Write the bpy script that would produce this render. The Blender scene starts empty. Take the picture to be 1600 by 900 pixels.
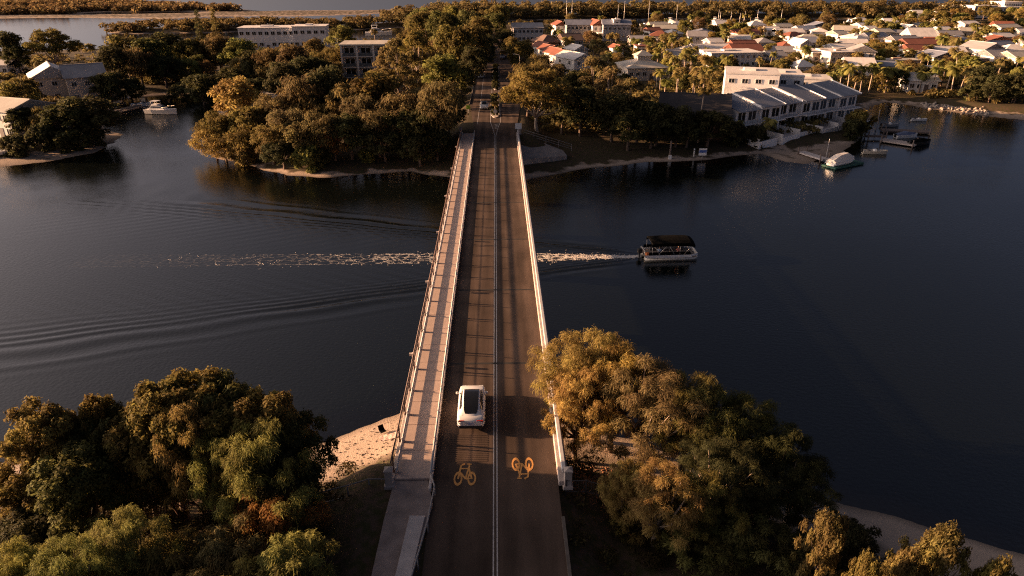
import bpy, bmesh, math, random
import numpy as np
from mathutils import Vector, Matrix

# ---------------------------------------------------------------- camera, sky, sun, exposure
scene = bpy.context.scene
R = math.radians
FPX, PITCH, YAW = 1070.0, R(25.2), R(1.26)          # focal length in pixels of the 1600 px photograph
CAM = Vector((0.3, 0.0, 33.2))
cd = bpy.data.cameras.new('camera'); cam = bpy.data.objects.new('camera', cd)
scene.collection.objects.link(cam); scene.camera = cam
cd.sensor_width = 36.0; cd.lens = 36.0 * FPX / 1600.0; cd.clip_start = 0.5; cd.clip_end = 20000
cam.location = CAM; cam.rotation_euler = (R(90) - PITCH, 0, -YAW)

SUN_EL, SUN_AZ = R(10.0), math.atan2(-1.0, 0.15)     # azimuth measured from +Y towards +X
sun_dir = Vector((math.sin(SUN_AZ) * math.cos(SUN_EL), math.cos(SUN_AZ) * math.cos(SUN_EL), math.sin(SUN_EL)))
world = bpy.data.worlds.new('World'); scene.world = world; world.use_nodes = True
wn = world.node_tree
sky = wn.nodes.new('ShaderNodeTexSky'); sky.sky_type = 'NISHITA'; sky.sun_disc = False
sky.sun_elevation = SUN_EL; sky.sun_rotation = SUN_AZ
sky.air_density = .14; sky.dust_density = 4.0; sky.ozone_density = 1.2
tintn = wn.nodes.new('ShaderNodeMix'); tintn.data_type = 'RGBA'; tintn.blend_type = 'MULTIPLY'
tintn.inputs[0].default_value = 1.0; tintn.inputs[7].default_value = (1.15, .98, .84, 1)      # evening air: the whole sky a little rosier
wn.links.new(sky.outputs[0], tintn.inputs[6]); wn.links.new(tintn.outputs[2], wn.nodes['Background'].inputs[0])
wn.nodes['Background'].inputs[1].default_value = 0.05
sl = bpy.data.lights.new('sun', 'SUN'); sl.energy = 5.0; sl.angle = R(0.5); sl.color = (1.0, 0.57, 0.30)
sun = bpy.data.objects.new('sun', sl); scene.collection.objects.link(sun)
sun.rotation_euler = sun_dir.to_track_quat('Z', 'Y').to_euler()
vs = scene.view_settings; vs.view_transform = 'Standard'; vs.look = 'None'; vs.exposure = 1.92; vs.gamma = 1.0
vs.use_curve_mapping = False
scene.cycles.max_bounces = 6; scene.cycles.transparent_max_bounces = 12
scene.cycles.use_denoising = False; scene.cycles.filter_width = 1.15        # the photograph is grainy itself
scene.cycles.sample_clamp_indirect = 1.5; scene.cycles.use_adaptive_sampling = False; scene.cycles.use_light_tree = False
try: scene.cycles.sampling_pattern = 'BLUE_NOISE'
except Exception: pass

# ---------------------------------------------------------------- helpers
C = scene.collection
rnd = random.Random(7)
def _axes():
    f = Vector((math.sin(YAW) * math.cos(PITCH), math.cos(YAW) * math.cos(PITCH), -math.sin(PITCH)))
    r = Vector((math.cos(YAW), -math.sin(YAW), 0)); return f, r, r.cross(f)
_F, _Rt, _U = _axes()
def G(px, py, z=0.0):
    """point of the level z that is seen at pixel (px, py) of the 1600 x 900 photograph"""
    d = _F + _Rt * ((px - 800) / FPX) + _U * ((450 - py) / FPX)
    return CAM + d * ((z - CAM.z) / d.z)
def PPM(p):
    return FPX / (Vector(p) - CAM).dot(_F)
def PX(p):
    v = Vector(p) - CAM; k = FPX / v.dot(_F)
    return 800 + k * v.dot(_Rt), 450 - k * v.dot(_U)

def link(o, parent=None):
    C.objects.link(o)
    if parent is not None: o.parent = parent
    return o
def tag(o, label=None, cat=None, group=None, kind=None):
    if label: o['label'] = label
    if cat: o['category'] = cat
    if group: o['group'] = group
    if kind: o['kind'] = kind
    return o
def empty(name, loc, rz=0.0, label=None, cat=None, group=None, scale=1.0):
    o = bpy.data.objects.new(name, None); link(o); o.empty_display_size = .2
    o.location = loc; o.rotation_euler = (0, 0, rz); o.scale = (scale,) * 3 if not hasattr(scale, '__len__') else scale
    return tag(o, label, cat, group)
def obj(name, me, mat=None, parent=None, loc=(0, 0, 0), rz=0.0, scale=None):
    if mat is not None and not me.materials: me.materials.append(mat)
    o = bpy.data.objects.new(name, me); link(o, parent); o.location = loc; o.rotation_euler = (0, 0, rz)
    if scale is not None: o.scale = scale
    return o
def copy_tree(o, parent=None):
    c = o.copy(); link(c)
    if parent is not None: c.parent = parent
    for ch in list(o.children): copy_tree(ch, c)
    return c

class MB:
    """collects shapes, then becomes one mesh"""
    def __init__(s): s.v = []; s.f = []; s.sm = []
    def add(s, vs, fs, smooth=False):
        k = len(s.v); s.v += [tuple(v) for v in vs]; s.f += [tuple(i + k for i in f) for f in fs]; s.sm += [smooth] * len(fs); return s
    def box(s, x0, x1, y0, y1, z0, z1):
        return s.add([(x0,y0,z0),(x1,y0,z0),(x1,y1,z0),(x0,y1,z0),(x0,y0,z1),(x1,y0,z1),(x1,y1,z1),(x0,y1,z1)],
                     [(0,3,2,1),(4,5,6,7),(0,1,5,4),(1,2,6,5),(2,3,7,6),(3,0,4,7)])
    def bbox(s, x0, x1, y0, y1, z0, z1, b=.02):
        """box with chamfered vertical and top edges"""
        rings = []
        for z, i in ((z0, 0), (z1 - b, 0), (z1, b)):
            X0, X1, Y0, Y1 = x0 + i, x1 - i, y0 + i, y1 - i
            rings.append([(X0+b,Y0,z),(X1-b,Y0,z),(X1,Y0+b,z),(X1,Y1-b,z),(X1-b,Y1,z),(X0+b,Y1,z),(X0,Y1-b,z),(X0,Y0+b,z)])
        return s.loft(rings, cap=True)
    def loft(s, rings, cap=True, closed=True, smooth=False):
        n = len(rings[0]); k = len(s.v)
        for r in rings: s.v += [tuple(p) for p in r]
        for i in range(len(rings) - 1):
            for j in range(n if closed else n - 1):
                a, b = k + i*n + j, k + i*n + (j+1) % n
                s.f.append((a, b, b + n, a + n)); s.sm.append(smooth)
        if cap:
            s.f.append(tuple(k + j for j in reversed(range(n)))); s.sm.append(False)
            s.f.append(tuple(k + (len(rings)-1)*n + j for j in range(n))); s.sm.append(False)
        return s
    def tube(s, pts, rad, n=8, cap=True, smooth=True):
        pts = [Vector(p) for p in pts]
        rad = list(rad) if hasattr(rad, '__len__') else [rad] * len(pts)
        rings = []; ref = None
        for i, p in enumerate(pts):
            t = (pts[min(i+1, len(pts)-1)] - pts[max(i-1, 0)]).normalized()
            if ref is None: ref = Vector((1, 0, 0)) if abs(t.x) < .9 else Vector((0, 1, 0))
            u = (ref - t * ref.dot(t)).normalized(); w = t.cross(u); ref = u
            rings.append([p + (u*math.cos(2*math.pi*j/n) + w*math.sin(2*math.pi*j/n)) * rad[i] for j in range(n)])
        return s.loft(rings, cap, True, smooth)
    def prism(s, poly, z0, z1):
        n = len(poly); a = sum(poly[i][0]*poly[(i+1)%n][1] - poly[(i+1)%n][0]*poly[i][1] for i in range(n))
        if a < 0: poly = poly[::-1]
        return s.loft([[(x, y, z0) for x, y in poly], [(x, y, z1) for x, y in poly]])
    def mesh(s, name):
        me = bpy.data.meshes.new(name); me.from_pydata(s.v, [], s.f)
        if any(s.sm): me.polygons.foreach_set('use_smooth', s.sm)
        me.update(); return me
    def build(s, name, mat, parent=None, loc=(0,0,0), rz=0.0): return obj(name, s.mesh(name), mat, parent, loc, rz)

def np_mesh(name, v, quads, tint=None, smooth=False, tris=False):
    me = bpy.data.meshes.new(name); v = np.asarray(v, np.float32); q = np.asarray(quads, np.int32); k = q.shape[1]
    me.vertices.add(len(v)); me.vertices.foreach_set('co', v.ravel())
    me.loops.add(q.size); me.loops.foreach_set('vertex_index', q.ravel())
    me.polygons.add(len(q)); me.polygons.foreach_set('loop_start', np.arange(0, q.size, k, dtype=np.int32))
    if smooth: me.polygons.foreach_set('use_smooth', np.ones(len(q), bool))
    if tint is not None:
        a = me.attributes.new('tint', 'FLOAT', 'POINT'); a.data.foreach_set('value', np.asarray(tint, np.float32))
    me.update(calc_edges=True); return me

# ---------------------------------------------------------------- materials
def nodes(m):
    m.use_nodes = True; nt = m.node_tree; nt.nodes.clear(); return nt
def N(nt, t, **kw):
    n = nt.nodes.new(t)
    for k, v in kw.items():
        if k in n.inputs: n.inputs[k].default_value = v
        else: setattr(n, k, v)
    return n
_mats = {}
def mat(name, col, rough=.7, var=.18, scale=3.0, bump=0.0, metallic=0.0, col2=None, spec=.5, stretch=None, bscale=None):
    """plain material whose colour wanders with two octaves of noise in object space"""
    if name in _mats: return _mats[name]
    m = bpy.data.materials.new(name); nt = nodes(m)
    out = N(nt, 'ShaderNodeOutputMaterial'); b = N(nt, 'ShaderNodeBsdfPrincipled')
    b.inputs['Roughness'].default_value = rough; b.inputs['Metallic'].default_value = metallic
    b.inputs['Specular IOR Level'].default_value = spec
    tc = N(nt, 'ShaderNodeTexCoord'); mp = N(nt, 'ShaderNodeMapping')
    if stretch: mp.inputs['Scale'].default_value = stretch
    nz = N(nt, 'ShaderNodeTexNoise'); nz.inputs['Scale'].default_value = scale; nz.inputs['Detail'].default_value = 6
    rp = N(nt, 'ShaderNodeValToRGB'); e = rp.color_ramp.elements
    c2 = col2 or tuple(min(1, c * (1 + var)) for c in col)
    c1 = tuple(c * (1 - var) for c in col) if col2 is None else col
    e[0].position = .3; e[0].color = (*c1, 1); e[1].position = .7; e[1].color = (*c2, 1)
    L = nt.links.new
    L(tc.outputs['Object'], mp.inputs[0]); L(mp.outputs[0], nz.inputs['Vector']); L(nz.outputs['Fac'], rp.inputs[0])
    L(rp.outputs[0], b.inputs['Base Color']); L(b.outputs[0], out.inputs[0])
    if bump:
        n2 = N(nt, 'ShaderNodeTexNoise'); n2.inputs['Scale'].default_value = bscale or scale * 9; n2.inputs['Detail'].default_value = 4
        bp = N(nt, 'ShaderNodeBump'); bp.inputs['Strength'].default_value = bump; bp.inputs['Distance'].default_value = .02
        L(mp.outputs[0], n2.inputs['Vector']); L(n2.outputs['Fac'], bp.inputs['Height']); L(bp.outputs[0], b.inputs['Normal'])
    _mats[name] = m; return m

def foliage_mat(name, trans=.48, rough=.75):
    """leaf colour = the tree's own colour (object colour) varied leaf by leaf and clump by clump"""
    m = bpy.data.materials.new(name); nt = nodes(m); L = nt.links.new
    out = N(nt, 'ShaderNodeOutputMaterial'); oi = N(nt, 'ShaderNodeObjectInfo')
    at = N(nt, 'ShaderNodeAttribute', attribute_name='tint')
    hsv = N(nt, 'ShaderNodeHueSaturation')
    mr = N(nt, 'ShaderNodeMapRange'); mr.inputs['To Min'].default_value = .55; mr.inputs['To Max'].default_value = 1.5
    mh = N(nt, 'ShaderNodeMapRange'); mh.inputs['To Min'].default_value = .475; mh.inputs['To Max'].default_value = .515
    L(at.outputs['Fac'], mr.inputs['Value']); L(at.outputs['Fac'], mh.inputs['Value'])
    L(mr.outputs[0], hsv.inputs['Value']); L(mh.outputs[0], hsv.inputs['Hue']); L(oi.outputs['Color'], hsv.inputs['Color'])
    p = N(nt, 'ShaderNodeBsdfPrincipled'); p.inputs['Roughness'].default_value = rough; p.inputs['Specular IOR Level'].default_value = .08
    t = N(nt, 'ShaderNodeBsdfTranslucent'); mx = N(nt, 'ShaderNodeMixShader'); mx.inputs[0].default_value = trans
    L(hsv.outputs[0], p.inputs['Base Color']); L(hsv.outputs[0], t.inputs['Color'])
    L(p.outputs[0], mx.inputs[1]); L(t.outputs[0], mx.inputs[2]); L(mx.outputs[0], out.inputs[0]); return m
LEAF = foliage_mat('foliage')
BARK = mat('bark', (.11, .075, .055), .9, .35, 5, .5, stretch=(1, 1, .25))
BARK_PALE = mat('pale_bark', (.36, .28, .22), .85, .3, 4, .4, stretch=(1, 1, .25))
ASPHALT = mat('asphalt', (.078, .055, .043), .9, .2, .8, .35, spec=.12, stretch=(1, .12, 1), bscale=60)
def road_mat():
    """old asphalt: streaky along the road, polished wheel tracks, patches and hairline cracks"""
    m = bpy.data.materials.new('road_asphalt'); nt = nodes(m); L = nt.links.new
    out = N(nt, 'ShaderNodeOutputMaterial'); b = N(nt, 'ShaderNodeBsdfPrincipled'); b.inputs['Roughness'].default_value = .9; b.inputs['Specular IOR Level'].default_value = .12
    g = N(nt, 'ShaderNodeNewGeometry'); sp = N(nt, 'ShaderNodeSeparateXYZ'); L(g.outputs['Position'], sp.inputs[0])
    mp = N(nt, 'ShaderNodeMapping'); mp.inputs['Scale'].default_value = (1, .10, 1); L(g.outputs['Position'], mp.inputs[0])
    n1 = N(nt, 'ShaderNodeTexNoise'); n1.inputs['Scale'].default_value = 1.1; n1.inputs['Detail'].default_value = 7; L(mp.outputs[0], n1.inputs['Vector'])
    n2 = N(nt, 'ShaderNodeTexNoise'); n2.inputs['Scale'].default_value = .28; n2.inputs['Detail'].default_value = 5; L(g.outputs['Position'], n2.inputs['Vector'])
    n3 = N(nt, 'ShaderNodeTexNoise'); n3.inputs['Scale'].default_value = 14; n3.inputs['Detail'].default_value = 4; L(g.outputs['Position'], n3.inputs['Vector'])
    vo = N(nt, 'ShaderNodeTexVoronoi', feature='DISTANCE_TO_EDGE'); vo.inputs['Scale'].default_value = .32
    wv = N(nt, 'ShaderNodeMix', data_type='VECTOR'); wv.inputs[0].default_value = .16; L(g.outputs['Position'], wv.inputs[4]); L(n3.outputs['Color'], wv.inputs[5]); L(wv.outputs[1], vo.inputs['Vector'])
    ck = N(nt, 'ShaderNodeMapRange'); ck.inputs['From Max'].default_value = .006; ck.inputs['To Min'].default_value = .86; L(vo.outputs['Distance'], ck.inputs['Value'])
    co = N(nt, 'ShaderNodeMath', operation='MULTIPLY'); co.inputs[1].default_value = 2*math.pi/1.62; L(sp.outputs['X'], co.inputs[0])
    cs = N(nt, 'ShaderNodeMath', operation='COSINE'); L(co.outputs[0], cs.inputs[0])
    tr = N(nt, 'ShaderNodeMapRange'); tr.inputs['From Min'].default_value = -1; tr.inputs['To Min'].default_value = .80; tr.inputs['To Max'].default_value = 1.14; L(cs.outputs[0], tr.inputs['Value'])
    a1 = N(nt, 'ShaderNodeMapRange'); a1.inputs['From Min'].default_value = .3; a1.inputs['From Max'].default_value = .7; a1.inputs['To Min'].default_value = .70; a1.inputs['To Max'].default_value = 1.28; L(n1.outputs['Fac'], a1.inputs['Value'])
    a2 = N(nt, 'ShaderNodeMapRange'); a2.inputs['From Min'].default_value = .35; a2.inputs['From Max'].default_value = .65; a2.inputs['To Min'].default_value = .78; a2.inputs['To Max'].default_value = 1.18; L(n2.outputs['Fac'], a2.inputs['Value'])
    def mul(p, q): k = N(nt, 'ShaderNodeMath', operation='MULTIPLY'); L(p, k.inputs[0]); L(q, k.inputs[1]); return k.outputs[0]
    f = mul(mul(mul(a1.outputs[0], a2.outputs[0]), tr.outputs[0]), ck.outputs[0])
    c = N(nt, 'ShaderNodeMix', data_type='RGBA', blend_type='MULTIPLY'); c.inputs[0].default_value = 1; c.inputs[6].default_value = (.086, .061, .0485, 1); L(f, c.inputs[7]); L(c.outputs[2], b.inputs['Base Color'])
    bp = N(nt, 'ShaderNodeBump'); bp.inputs['Strength'].default_value = .4; bp.inputs['Distance'].default_value = .02; L(n3.outputs['Fac'], bp.inputs['Height']); L(bp.outputs[0], b.inputs['Normal'])
    L(b.outputs[0], out.inputs[0]); return m
ROADM = road_mat()
CONC = mat('concrete', (.40, .34, .31), .85, .16, 1.2, .2)
CONC_PALE = mat('pale_concrete', (.52, .47, .45), .8, .12, 1.5, .15)
PATH_SHADE = mat('shaded_path_concrete', (.30, .24, .215), .9, .2, 1.3, .2, spec=.15)  # darker copy of the path concrete: tree shade is put into its colour
PATH = mat('path_concrete', (.45, .345, .295), .85, .10, 1.1, .15)
STEEL_PALE = mat('pale_painted_steel', (.46, .44, .44), .45, .08, 3)
STEEL_DARK = mat('weathered_steel', (.16, .10, .08), .6, .3, 5)
PAINT = mat('white_road_paint', (.44, .41, .40), .7, .22, 6)
PAINT_Y = mat('orange_road_paint', (.60, .29, .08), .75, .25, 9)
WHITE = mat('white_gloss_paint', (.78, .76, .74), .25, .03, 2)
BLACK = mat('black_rubber', (.012, .012, .012), .6, .2, 5)
GLASS = mat('dark_glass', (.01, .011, .013), .06, .1, 2, spec=.7)
PANE = mat('window_glass', (.018, .018, .02), .12, .2, 2, spec=.6)
CANVAS_BLACK = mat('black_canvas', (.004, .004, .004), .95, .25, 4, spec=.05)
TIMBER = mat('grey_timber', (.16, .12, .10), .85, .25, 2, .3, stretch=(1, 6, 1))
RED_LAMP = mat('red_lamp', (.45, .03, .02), .3, .1, 4)
PLATE = mat('number_plate', (.35, .38, .55), .5, .1, 8)
FOAM = mat('foam', (.80, .76, .72), .7, .08, 2)
# ---------------------------------------------------------------- terrain and water
def W2(pts, z=0.0): return [(G(x, y, z).x, G(x, y, z).y) for x, y in pts]
MAIN = W2([(-120,280),(0,262),(80,252),(150,238),(185,221),(192,212),(182,206),(166,202),(163,188),(156,166),(200,153),(260,148),(340,146),
    (440,147),(446,157),(372,160),(342,168),(340,190),(322,212),(318,238),(336,247),(372,253),(402,263),(450,275),(500,278),(560,273),(640,269),
    (700,277),(740,281),(815,283),(860,273),(900,266),(1000,255),(1100,250),(1190,240),(1222,252),(1262,258),(1320,238),(1346,214),(1350,197),
    (1345,184),(1362,166),(1385,160),(1430,167),(1500,177),(1560,184),(1660,194),(1800,200)])
MAIN += [(700, 170), (1500, 800)] + W2([(1750,24),(1480,33),(1420,38),(1200,40),(1000,41),(800,36),(700,42),(640,54),(610,66),(520,69),(380,68),(150,78),(0,84),(-150,92)]) + [(-400, 200)]
SPIT = W2([(146,51),(190,53.5),(300,52.5),(400,49),(560,47),(640,43),(760,33),(1000,30),(1420,31),(1500,29),(1800,24),(1800,8),(1500,20),(1430,24),(1300,21),(1000,22),(700,22),(650,30),(560,39),(500,40),(380,40),(250,43),(180,47)])
BARS = W2([(-100,31),(0,29),(130,28),(250,30),(330,26),(460,25.5),(640,21),(646,15),(400,16.5),(376,15),(300,20),(130,23),(-100,25)])
HEATH = W2([(-200,26),(0,25),(122,23),(138,19),(372,18.5),(380,16.5),(300,12),(215,8),(150,5),(-200,1)])
NEAR = W2([(-300,745),(0,722),(250,715),(515,690),(570,668),(632,643),(700,640),(800,645),(870,655),(1000,690),(1120,728),(1245,768),(1420,815),(1600,864),(1900,940)]) + [(80, -40), (-120, -40)]

def sdist(poly, x, y):
    """signed distance, positive inside"""
    p = np.array(poly); q = np.roll(p, -1, 0); d = np.full(x.shape, 1e9); ins = np.zeros(x.shape, bool)
    for (ax, ay), (bx, by) in zip(p, q):
        ex, ey = bx - ax, by - ay
        t = np.clip(((x-ax)*ex + (y-ay)*ey) / (ex*ex + ey*ey + 1e-9), 0, 1)
        d = np.minimum(d, np.hypot(x - ax - t*ex, y - ay - t*ey))
        c = ((ay > y) != (by > y)) & (x < ex * (y - ay) / (ey if abs(ey) > 1e-9 else 1e-9) + ax)
        ins ^= c
    return np.where(ins, d, -d)
def wob(x, y, s, seed=0):
    return (np.sin(x*s + 1.3 + seed) * np.cos(y*s*1.13 + .4*seed) + .5*np.sin(x*s*2.3 - y*s*1.7 + seed) + .3*np.cos(x*s*4.9 + y*s*3.7)) / 1.8
DECK = 4.5
def road_z(y):
    return np.interp(y, [-60, 20, 33, 129, 150, 190, 260, 900], [3.2, 4.1, DECK, DECK, 4.1, 2.6, 1.9, 1.9])
def hgt(x, y):
    x = np.asarray(x, float); y = np.asarray(y, float)
    far = y > 85
    dm = sdist(MAIN, x, y) + wob(x, y, .35) * .6
    z = np.interp(dm, [-20, -4, 0, 2.5, 7, 30], [-4, -1.1, 0, .45, 1.2, 1.75])
    beach = np.clip((x - 92)/8, 0, 1) * np.clip((192 - y)/10, 0, 1) + np.clip((-70 - x)/6, 0, 1) * np.clip((168 - y)/8, 0, 1) + np.clip((x - 52)/4, 0, 1) * np.clip((82 - x)/4, 0, 1) * np.clip((143 - y)/6, 0, 1)
    z = np.where(z > 0, z * (1 - .85*np.clip(beach, 0, 1)*np.clip((11 - dm)/4, 0, 1)), z)      # flat sandy bay and townhouse beach
    ds = sdist(SPIT, x, y) + wob(x, y, .06) * 4
    z = np.maximum(z, np.interp(ds, [-30, -4, 0, 5, 25], [-4, -1, 0, .5, 1.6]))
    db = sdist(BARS, x, y) + wob(x, y, .04) * 7
    z = np.maximum(z, np.interp(db, [-40, 0, 12], [-4, 0, .35]))
    dh = sdist(HEATH, x, y) + wob(x, y, .04) * 5
    z = np.maximum(z, np.interp(dh, [-40, 0, 10, 60], [-4, 0, .5, 3]))
    dn = sdist(NEAR, x, y) + wob(x, y, .5) * .35
    zn = np.interp(dn, [-25, -6, -2.2, 0, 2.5, 6, 9, 14], [-4.5, -2.0, -.5, 0, .38, .95, 1.7, 2.4])
    z = np.where(far, z, zn)
    # embankment that carries the road and the footpath up to the bridge
    cx = np.where(y < 60, -2.2, 0.0)
    off = np.maximum(np.abs(x - cx) - np.where(y < 60, 5.6, 6.6), 0)
    emb = road_z(y) - .10 - off * .55
    land = np.where(far, (y > 127), (y < 35.0))
    emb2 = emb - np.where(far, np.maximum(127 - y, 0), np.maximum(y - 35.0, 0)) * .8
    z = np.where((z > -3), np.maximum(z, np.minimum(emb2, emb)), z)
    return z + wob(x, y, 1.1, 2) * .05 * (z > .6)

def grid_mesh(name, xs, ys, zf, smooth=True):
    X, Y = np.meshgrid(xs, ys); Z = zf(X, Y)
    v = np.stack([X.ravel(), Y.ravel(), Z.ravel()], 1); nx, ny = len(xs), len(ys)
    i = np.arange((ny-1) * nx).reshape(ny-1, nx)[:, :-1].ravel()
    return np_mesh(name, v, np.stack([i, i+1, i+nx+1, i+nx], 1), smooth=smooth), Z
def cuts(*segs):
    out = []
    for a, b, s in segs: out += list(np.arange(a, b, s))
    return np.array(out + [segs[-1][1]])

def ground_mat(name, sand, soil, grass, zs=(.55, .95)):
    m = bpy.data.materials.new(name); nt = nodes(m); L = nt.links.new
    out = N(nt, 'ShaderNodeOutputMaterial'); b = N(nt, 'ShaderNodeBsdfPrincipled'); b.inputs['Roughness'].default_value = .95
    b.inputs['Specular IOR Level'].default_value = .15
    g = N(nt, 'ShaderNodeNewGeometry'); sp = N(nt, 'ShaderNodeSeparateXYZ'); L(g.outputs['Position'], sp.inputs[0])
    n1 = N(nt, 'ShaderNodeTexNoise'); n1.inputs['Scale'].default_value = .35; n1.inputs['Detail'].default_value = 8
    n2 = N(nt, 'ShaderNodeTexNoise'); n2.inputs['Scale'].default_value = 2.2; n2.inputs['Detail'].default_value = 8
    n3 = N(nt, 'ShaderNodeTexNoise'); n3.inputs['Scale'].default_value = 9; n3.inputs['Detail'].default_value = 5
    for n in (n1, n2, n3): L(g.outputs['Position'], n.inputs['Vector'])
    mixg = N(nt, 'ShaderNodeMix', data_type='RGBA'); mixg.inputs[6].default_value = (*soil, 1); mixg.inputs[7].default_value = (*grass, 1)
    r1 = N(nt, 'ShaderNodeMapRange'); r1.inputs['From Min'].default_value = .38; r1.inputs['From Max'].default_value = .62
    L(n2.outputs['Fac'], r1.inputs['Value']); L(r1.outputs[0], mixg.inputs[0])
    zn = N(nt, 'ShaderNodeMath', operation='MULTIPLY_ADD'); zn.inputs[1].default_value = 1.3; zn.inputs[2].default_value = -.65
    L(n1.outputs['Fac'], zn.inputs[0])
    za = N(nt, 'ShaderNodeMath', operation='ADD'); L(zn.outputs[0], za.inputs[0]); L(sp.outputs['Z'], za.inputs[1])
    rz = N(nt, 'ShaderNodeMapRange'); rz.inputs['From Min'].default_value = zs[0]; rz.inputs['From Max'].default_value = zs[1]
    L(za.outputs[0], rz.inputs['Value'])
    wet = N(nt, 'ShaderNodeMapRange'); wet.inputs['From Min'].default_value = -.02; wet.inputs['From Max'].default_value = .16
    wet.inputs['To Min'].default_value = .42; wet.inputs['To Max'].default_value = 1.0     # damp sand at the water's edge
    L(sp.outputs['Z'], wet.inputs['Value'])
    sc = N(nt, 'ShaderNodeMix', data_type='RGBA'); sc.inputs[6].default_value = tuple(c*.78 for c in sand) + (1,); sc.inputs[7].default_value = (*sand, 1)
    L(n3.outputs['Fac'], sc.inputs[0])
    sw = N(nt, 'ShaderNodeMix', data_type='RGBA', blend_type='MULTIPLY'); sw.inputs[0].default_value = 1
    L(sc.outputs[2], sw.inputs[6]); L(wet.outputs[0], sw.inputs[7])
    fin = N(nt, 'ShaderNodeMix', data_type='RGBA'); L(rz.outputs[0], fin.inputs[0]); L(sw.outputs[2], fin.inputs[6]); L(mixg.outputs[2], fin.inputs[7])
    L(fin.outputs[2], b.inputs['Base Color'])
    bp = N(nt, 'ShaderNodeBump'); bp.inputs['Strength'].default_value = .6; bp.inputs['Distance'].default_value = .06
    L(n3.outputs['Fac'], bp.inputs['Height']); L(bp.outputs[0], b.inputs['Normal']); L(b.outputs[0], out.inputs[0]); return m

GROUND = ground_mat('bank_soil_and_sand', (.52, .41, .32), (.10, .068, .048), (.055, .052, .022))
GROUND_FAR = ground_mat('far_bank_soil_and_sand', (.46, .36, .285), (.075, .05, .036), (.05, .048, .02), (.16, .36))
nxs, nys = cuts((-90,-45,2), (-45,45,.5), (45,80,2)), cuts((-30,14,2), (14,52,.45), (52,60,1))
me, nZ = grid_mesh('near_bank', nxs, nys, hgt)
near_bank = tag(obj('near_bank', me, GROUND), kind='structure')
fxs, fys = cuts((-900,-240,18), (-240,-110,3), (-110,140,1.2), (140,320,3), (320,1200,18)), cuts((96,215,1.2), (215,330,3), (330,900,9), (900,1500,60))
me, fZ = grid_mesh('far_bank', fxs, fys, hgt)
far_bank = tag(obj('far_bank', me, GROUND_FAR), kind='structure')

def hz(x, y):
    """height of the ground at one place, read off the two banks' own grids"""
    gx, gy, gz = (nxs, nys, nZ) if y < 60 else (fxs, fys, fZ)
    i = int(min(max(np.searchsorted(gx, x) - 1, 0), len(gx) - 2)); j = int(min(max(np.searchsorted(gy, y) - 1, 0), len(gy) - 2))
    u = min(max((x - gx[i])/(gx[i+1] - gx[i]), 0), 1); v = min(max((y - gy[j])/(gy[j+1] - gy[j]), 0), 1)
    return float((gz[j, i]*(1-u) + gz[j, i+1]*u)*(1-v) + (gz[j+1, i]*(1-u) + gz[j+1, i+1]*u)*v)

BOAT = (21.8, 79.6)
def wake(x, y):
    s = (BOAT[0] - 3.0) - x; t = y - (BOAT[1] - .1); at = np.abs(t); sc = np.maximum(s, .01)
    arm = .335 * sc + .4
    wid = 1.0 + .055 * sc
    env = np.exp(-((at - arm) / wid) ** 2) * np.clip(s / 6, 0, 1) * np.exp(-sc / 120)
    lam = .75 + .012 * sc + .22*np.clip(at - arm, -1, 3)
    ph = 2*math.pi * (at - .285 * sc) / lam + .9*np.sin(x*.13 + at*.21) + .5*np.sin(x*.37 - at*.5)
    mod = .65 + .35*np.sin(x*.21 + 1.3*np.sin(at*.3)) * np.cos(at*.55 + x*.07)
    h = .085 * env * mod * np.sin(ph)
    h += .012 * np.exp(-((at - .25*sc) / (1.5 + .10*sc)) ** 2) * np.sin(2*math.pi*(at*.55 + s*.28)) * np.clip(s/8, 0, 1) * np.exp(-sc/90)
    h += .022 * np.exp(-((at) / (1.2 + .02*sc)) ** 2) * np.sin(x * 5.3 + np.sin(y * 4) * 2) * np.sin(y * 6.1 + np.sin(x * 2.1)) * np.clip(s / 2, 0, 1) * np.exp(-sc / 45)
    return np.where(s > 0, h, 0)
xs = cuts((-5000,-400,250), (-400,-120,14), (-120,-66,1.5), (-66,24,.22), (24,60,1.0), (60,150,4), (150,500,25), (500,5000,300))
ys = cuts((-30,26,4), (26,50,.8), (50,104,.2), (104,170,2), (170,420,12), (420,1200,60), (1200,9000,600))
me, Z = grid_mesh('river_water', xs, ys, wake)
X, Y = np.meshgrid(xs, ys)
a = me.attributes.new('depth', 'FLOAT', 'POINT'); a.data.foreach_set('value', np.maximum(-hgt(X, Y), 0).ravel().astype(np.float32))
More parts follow.
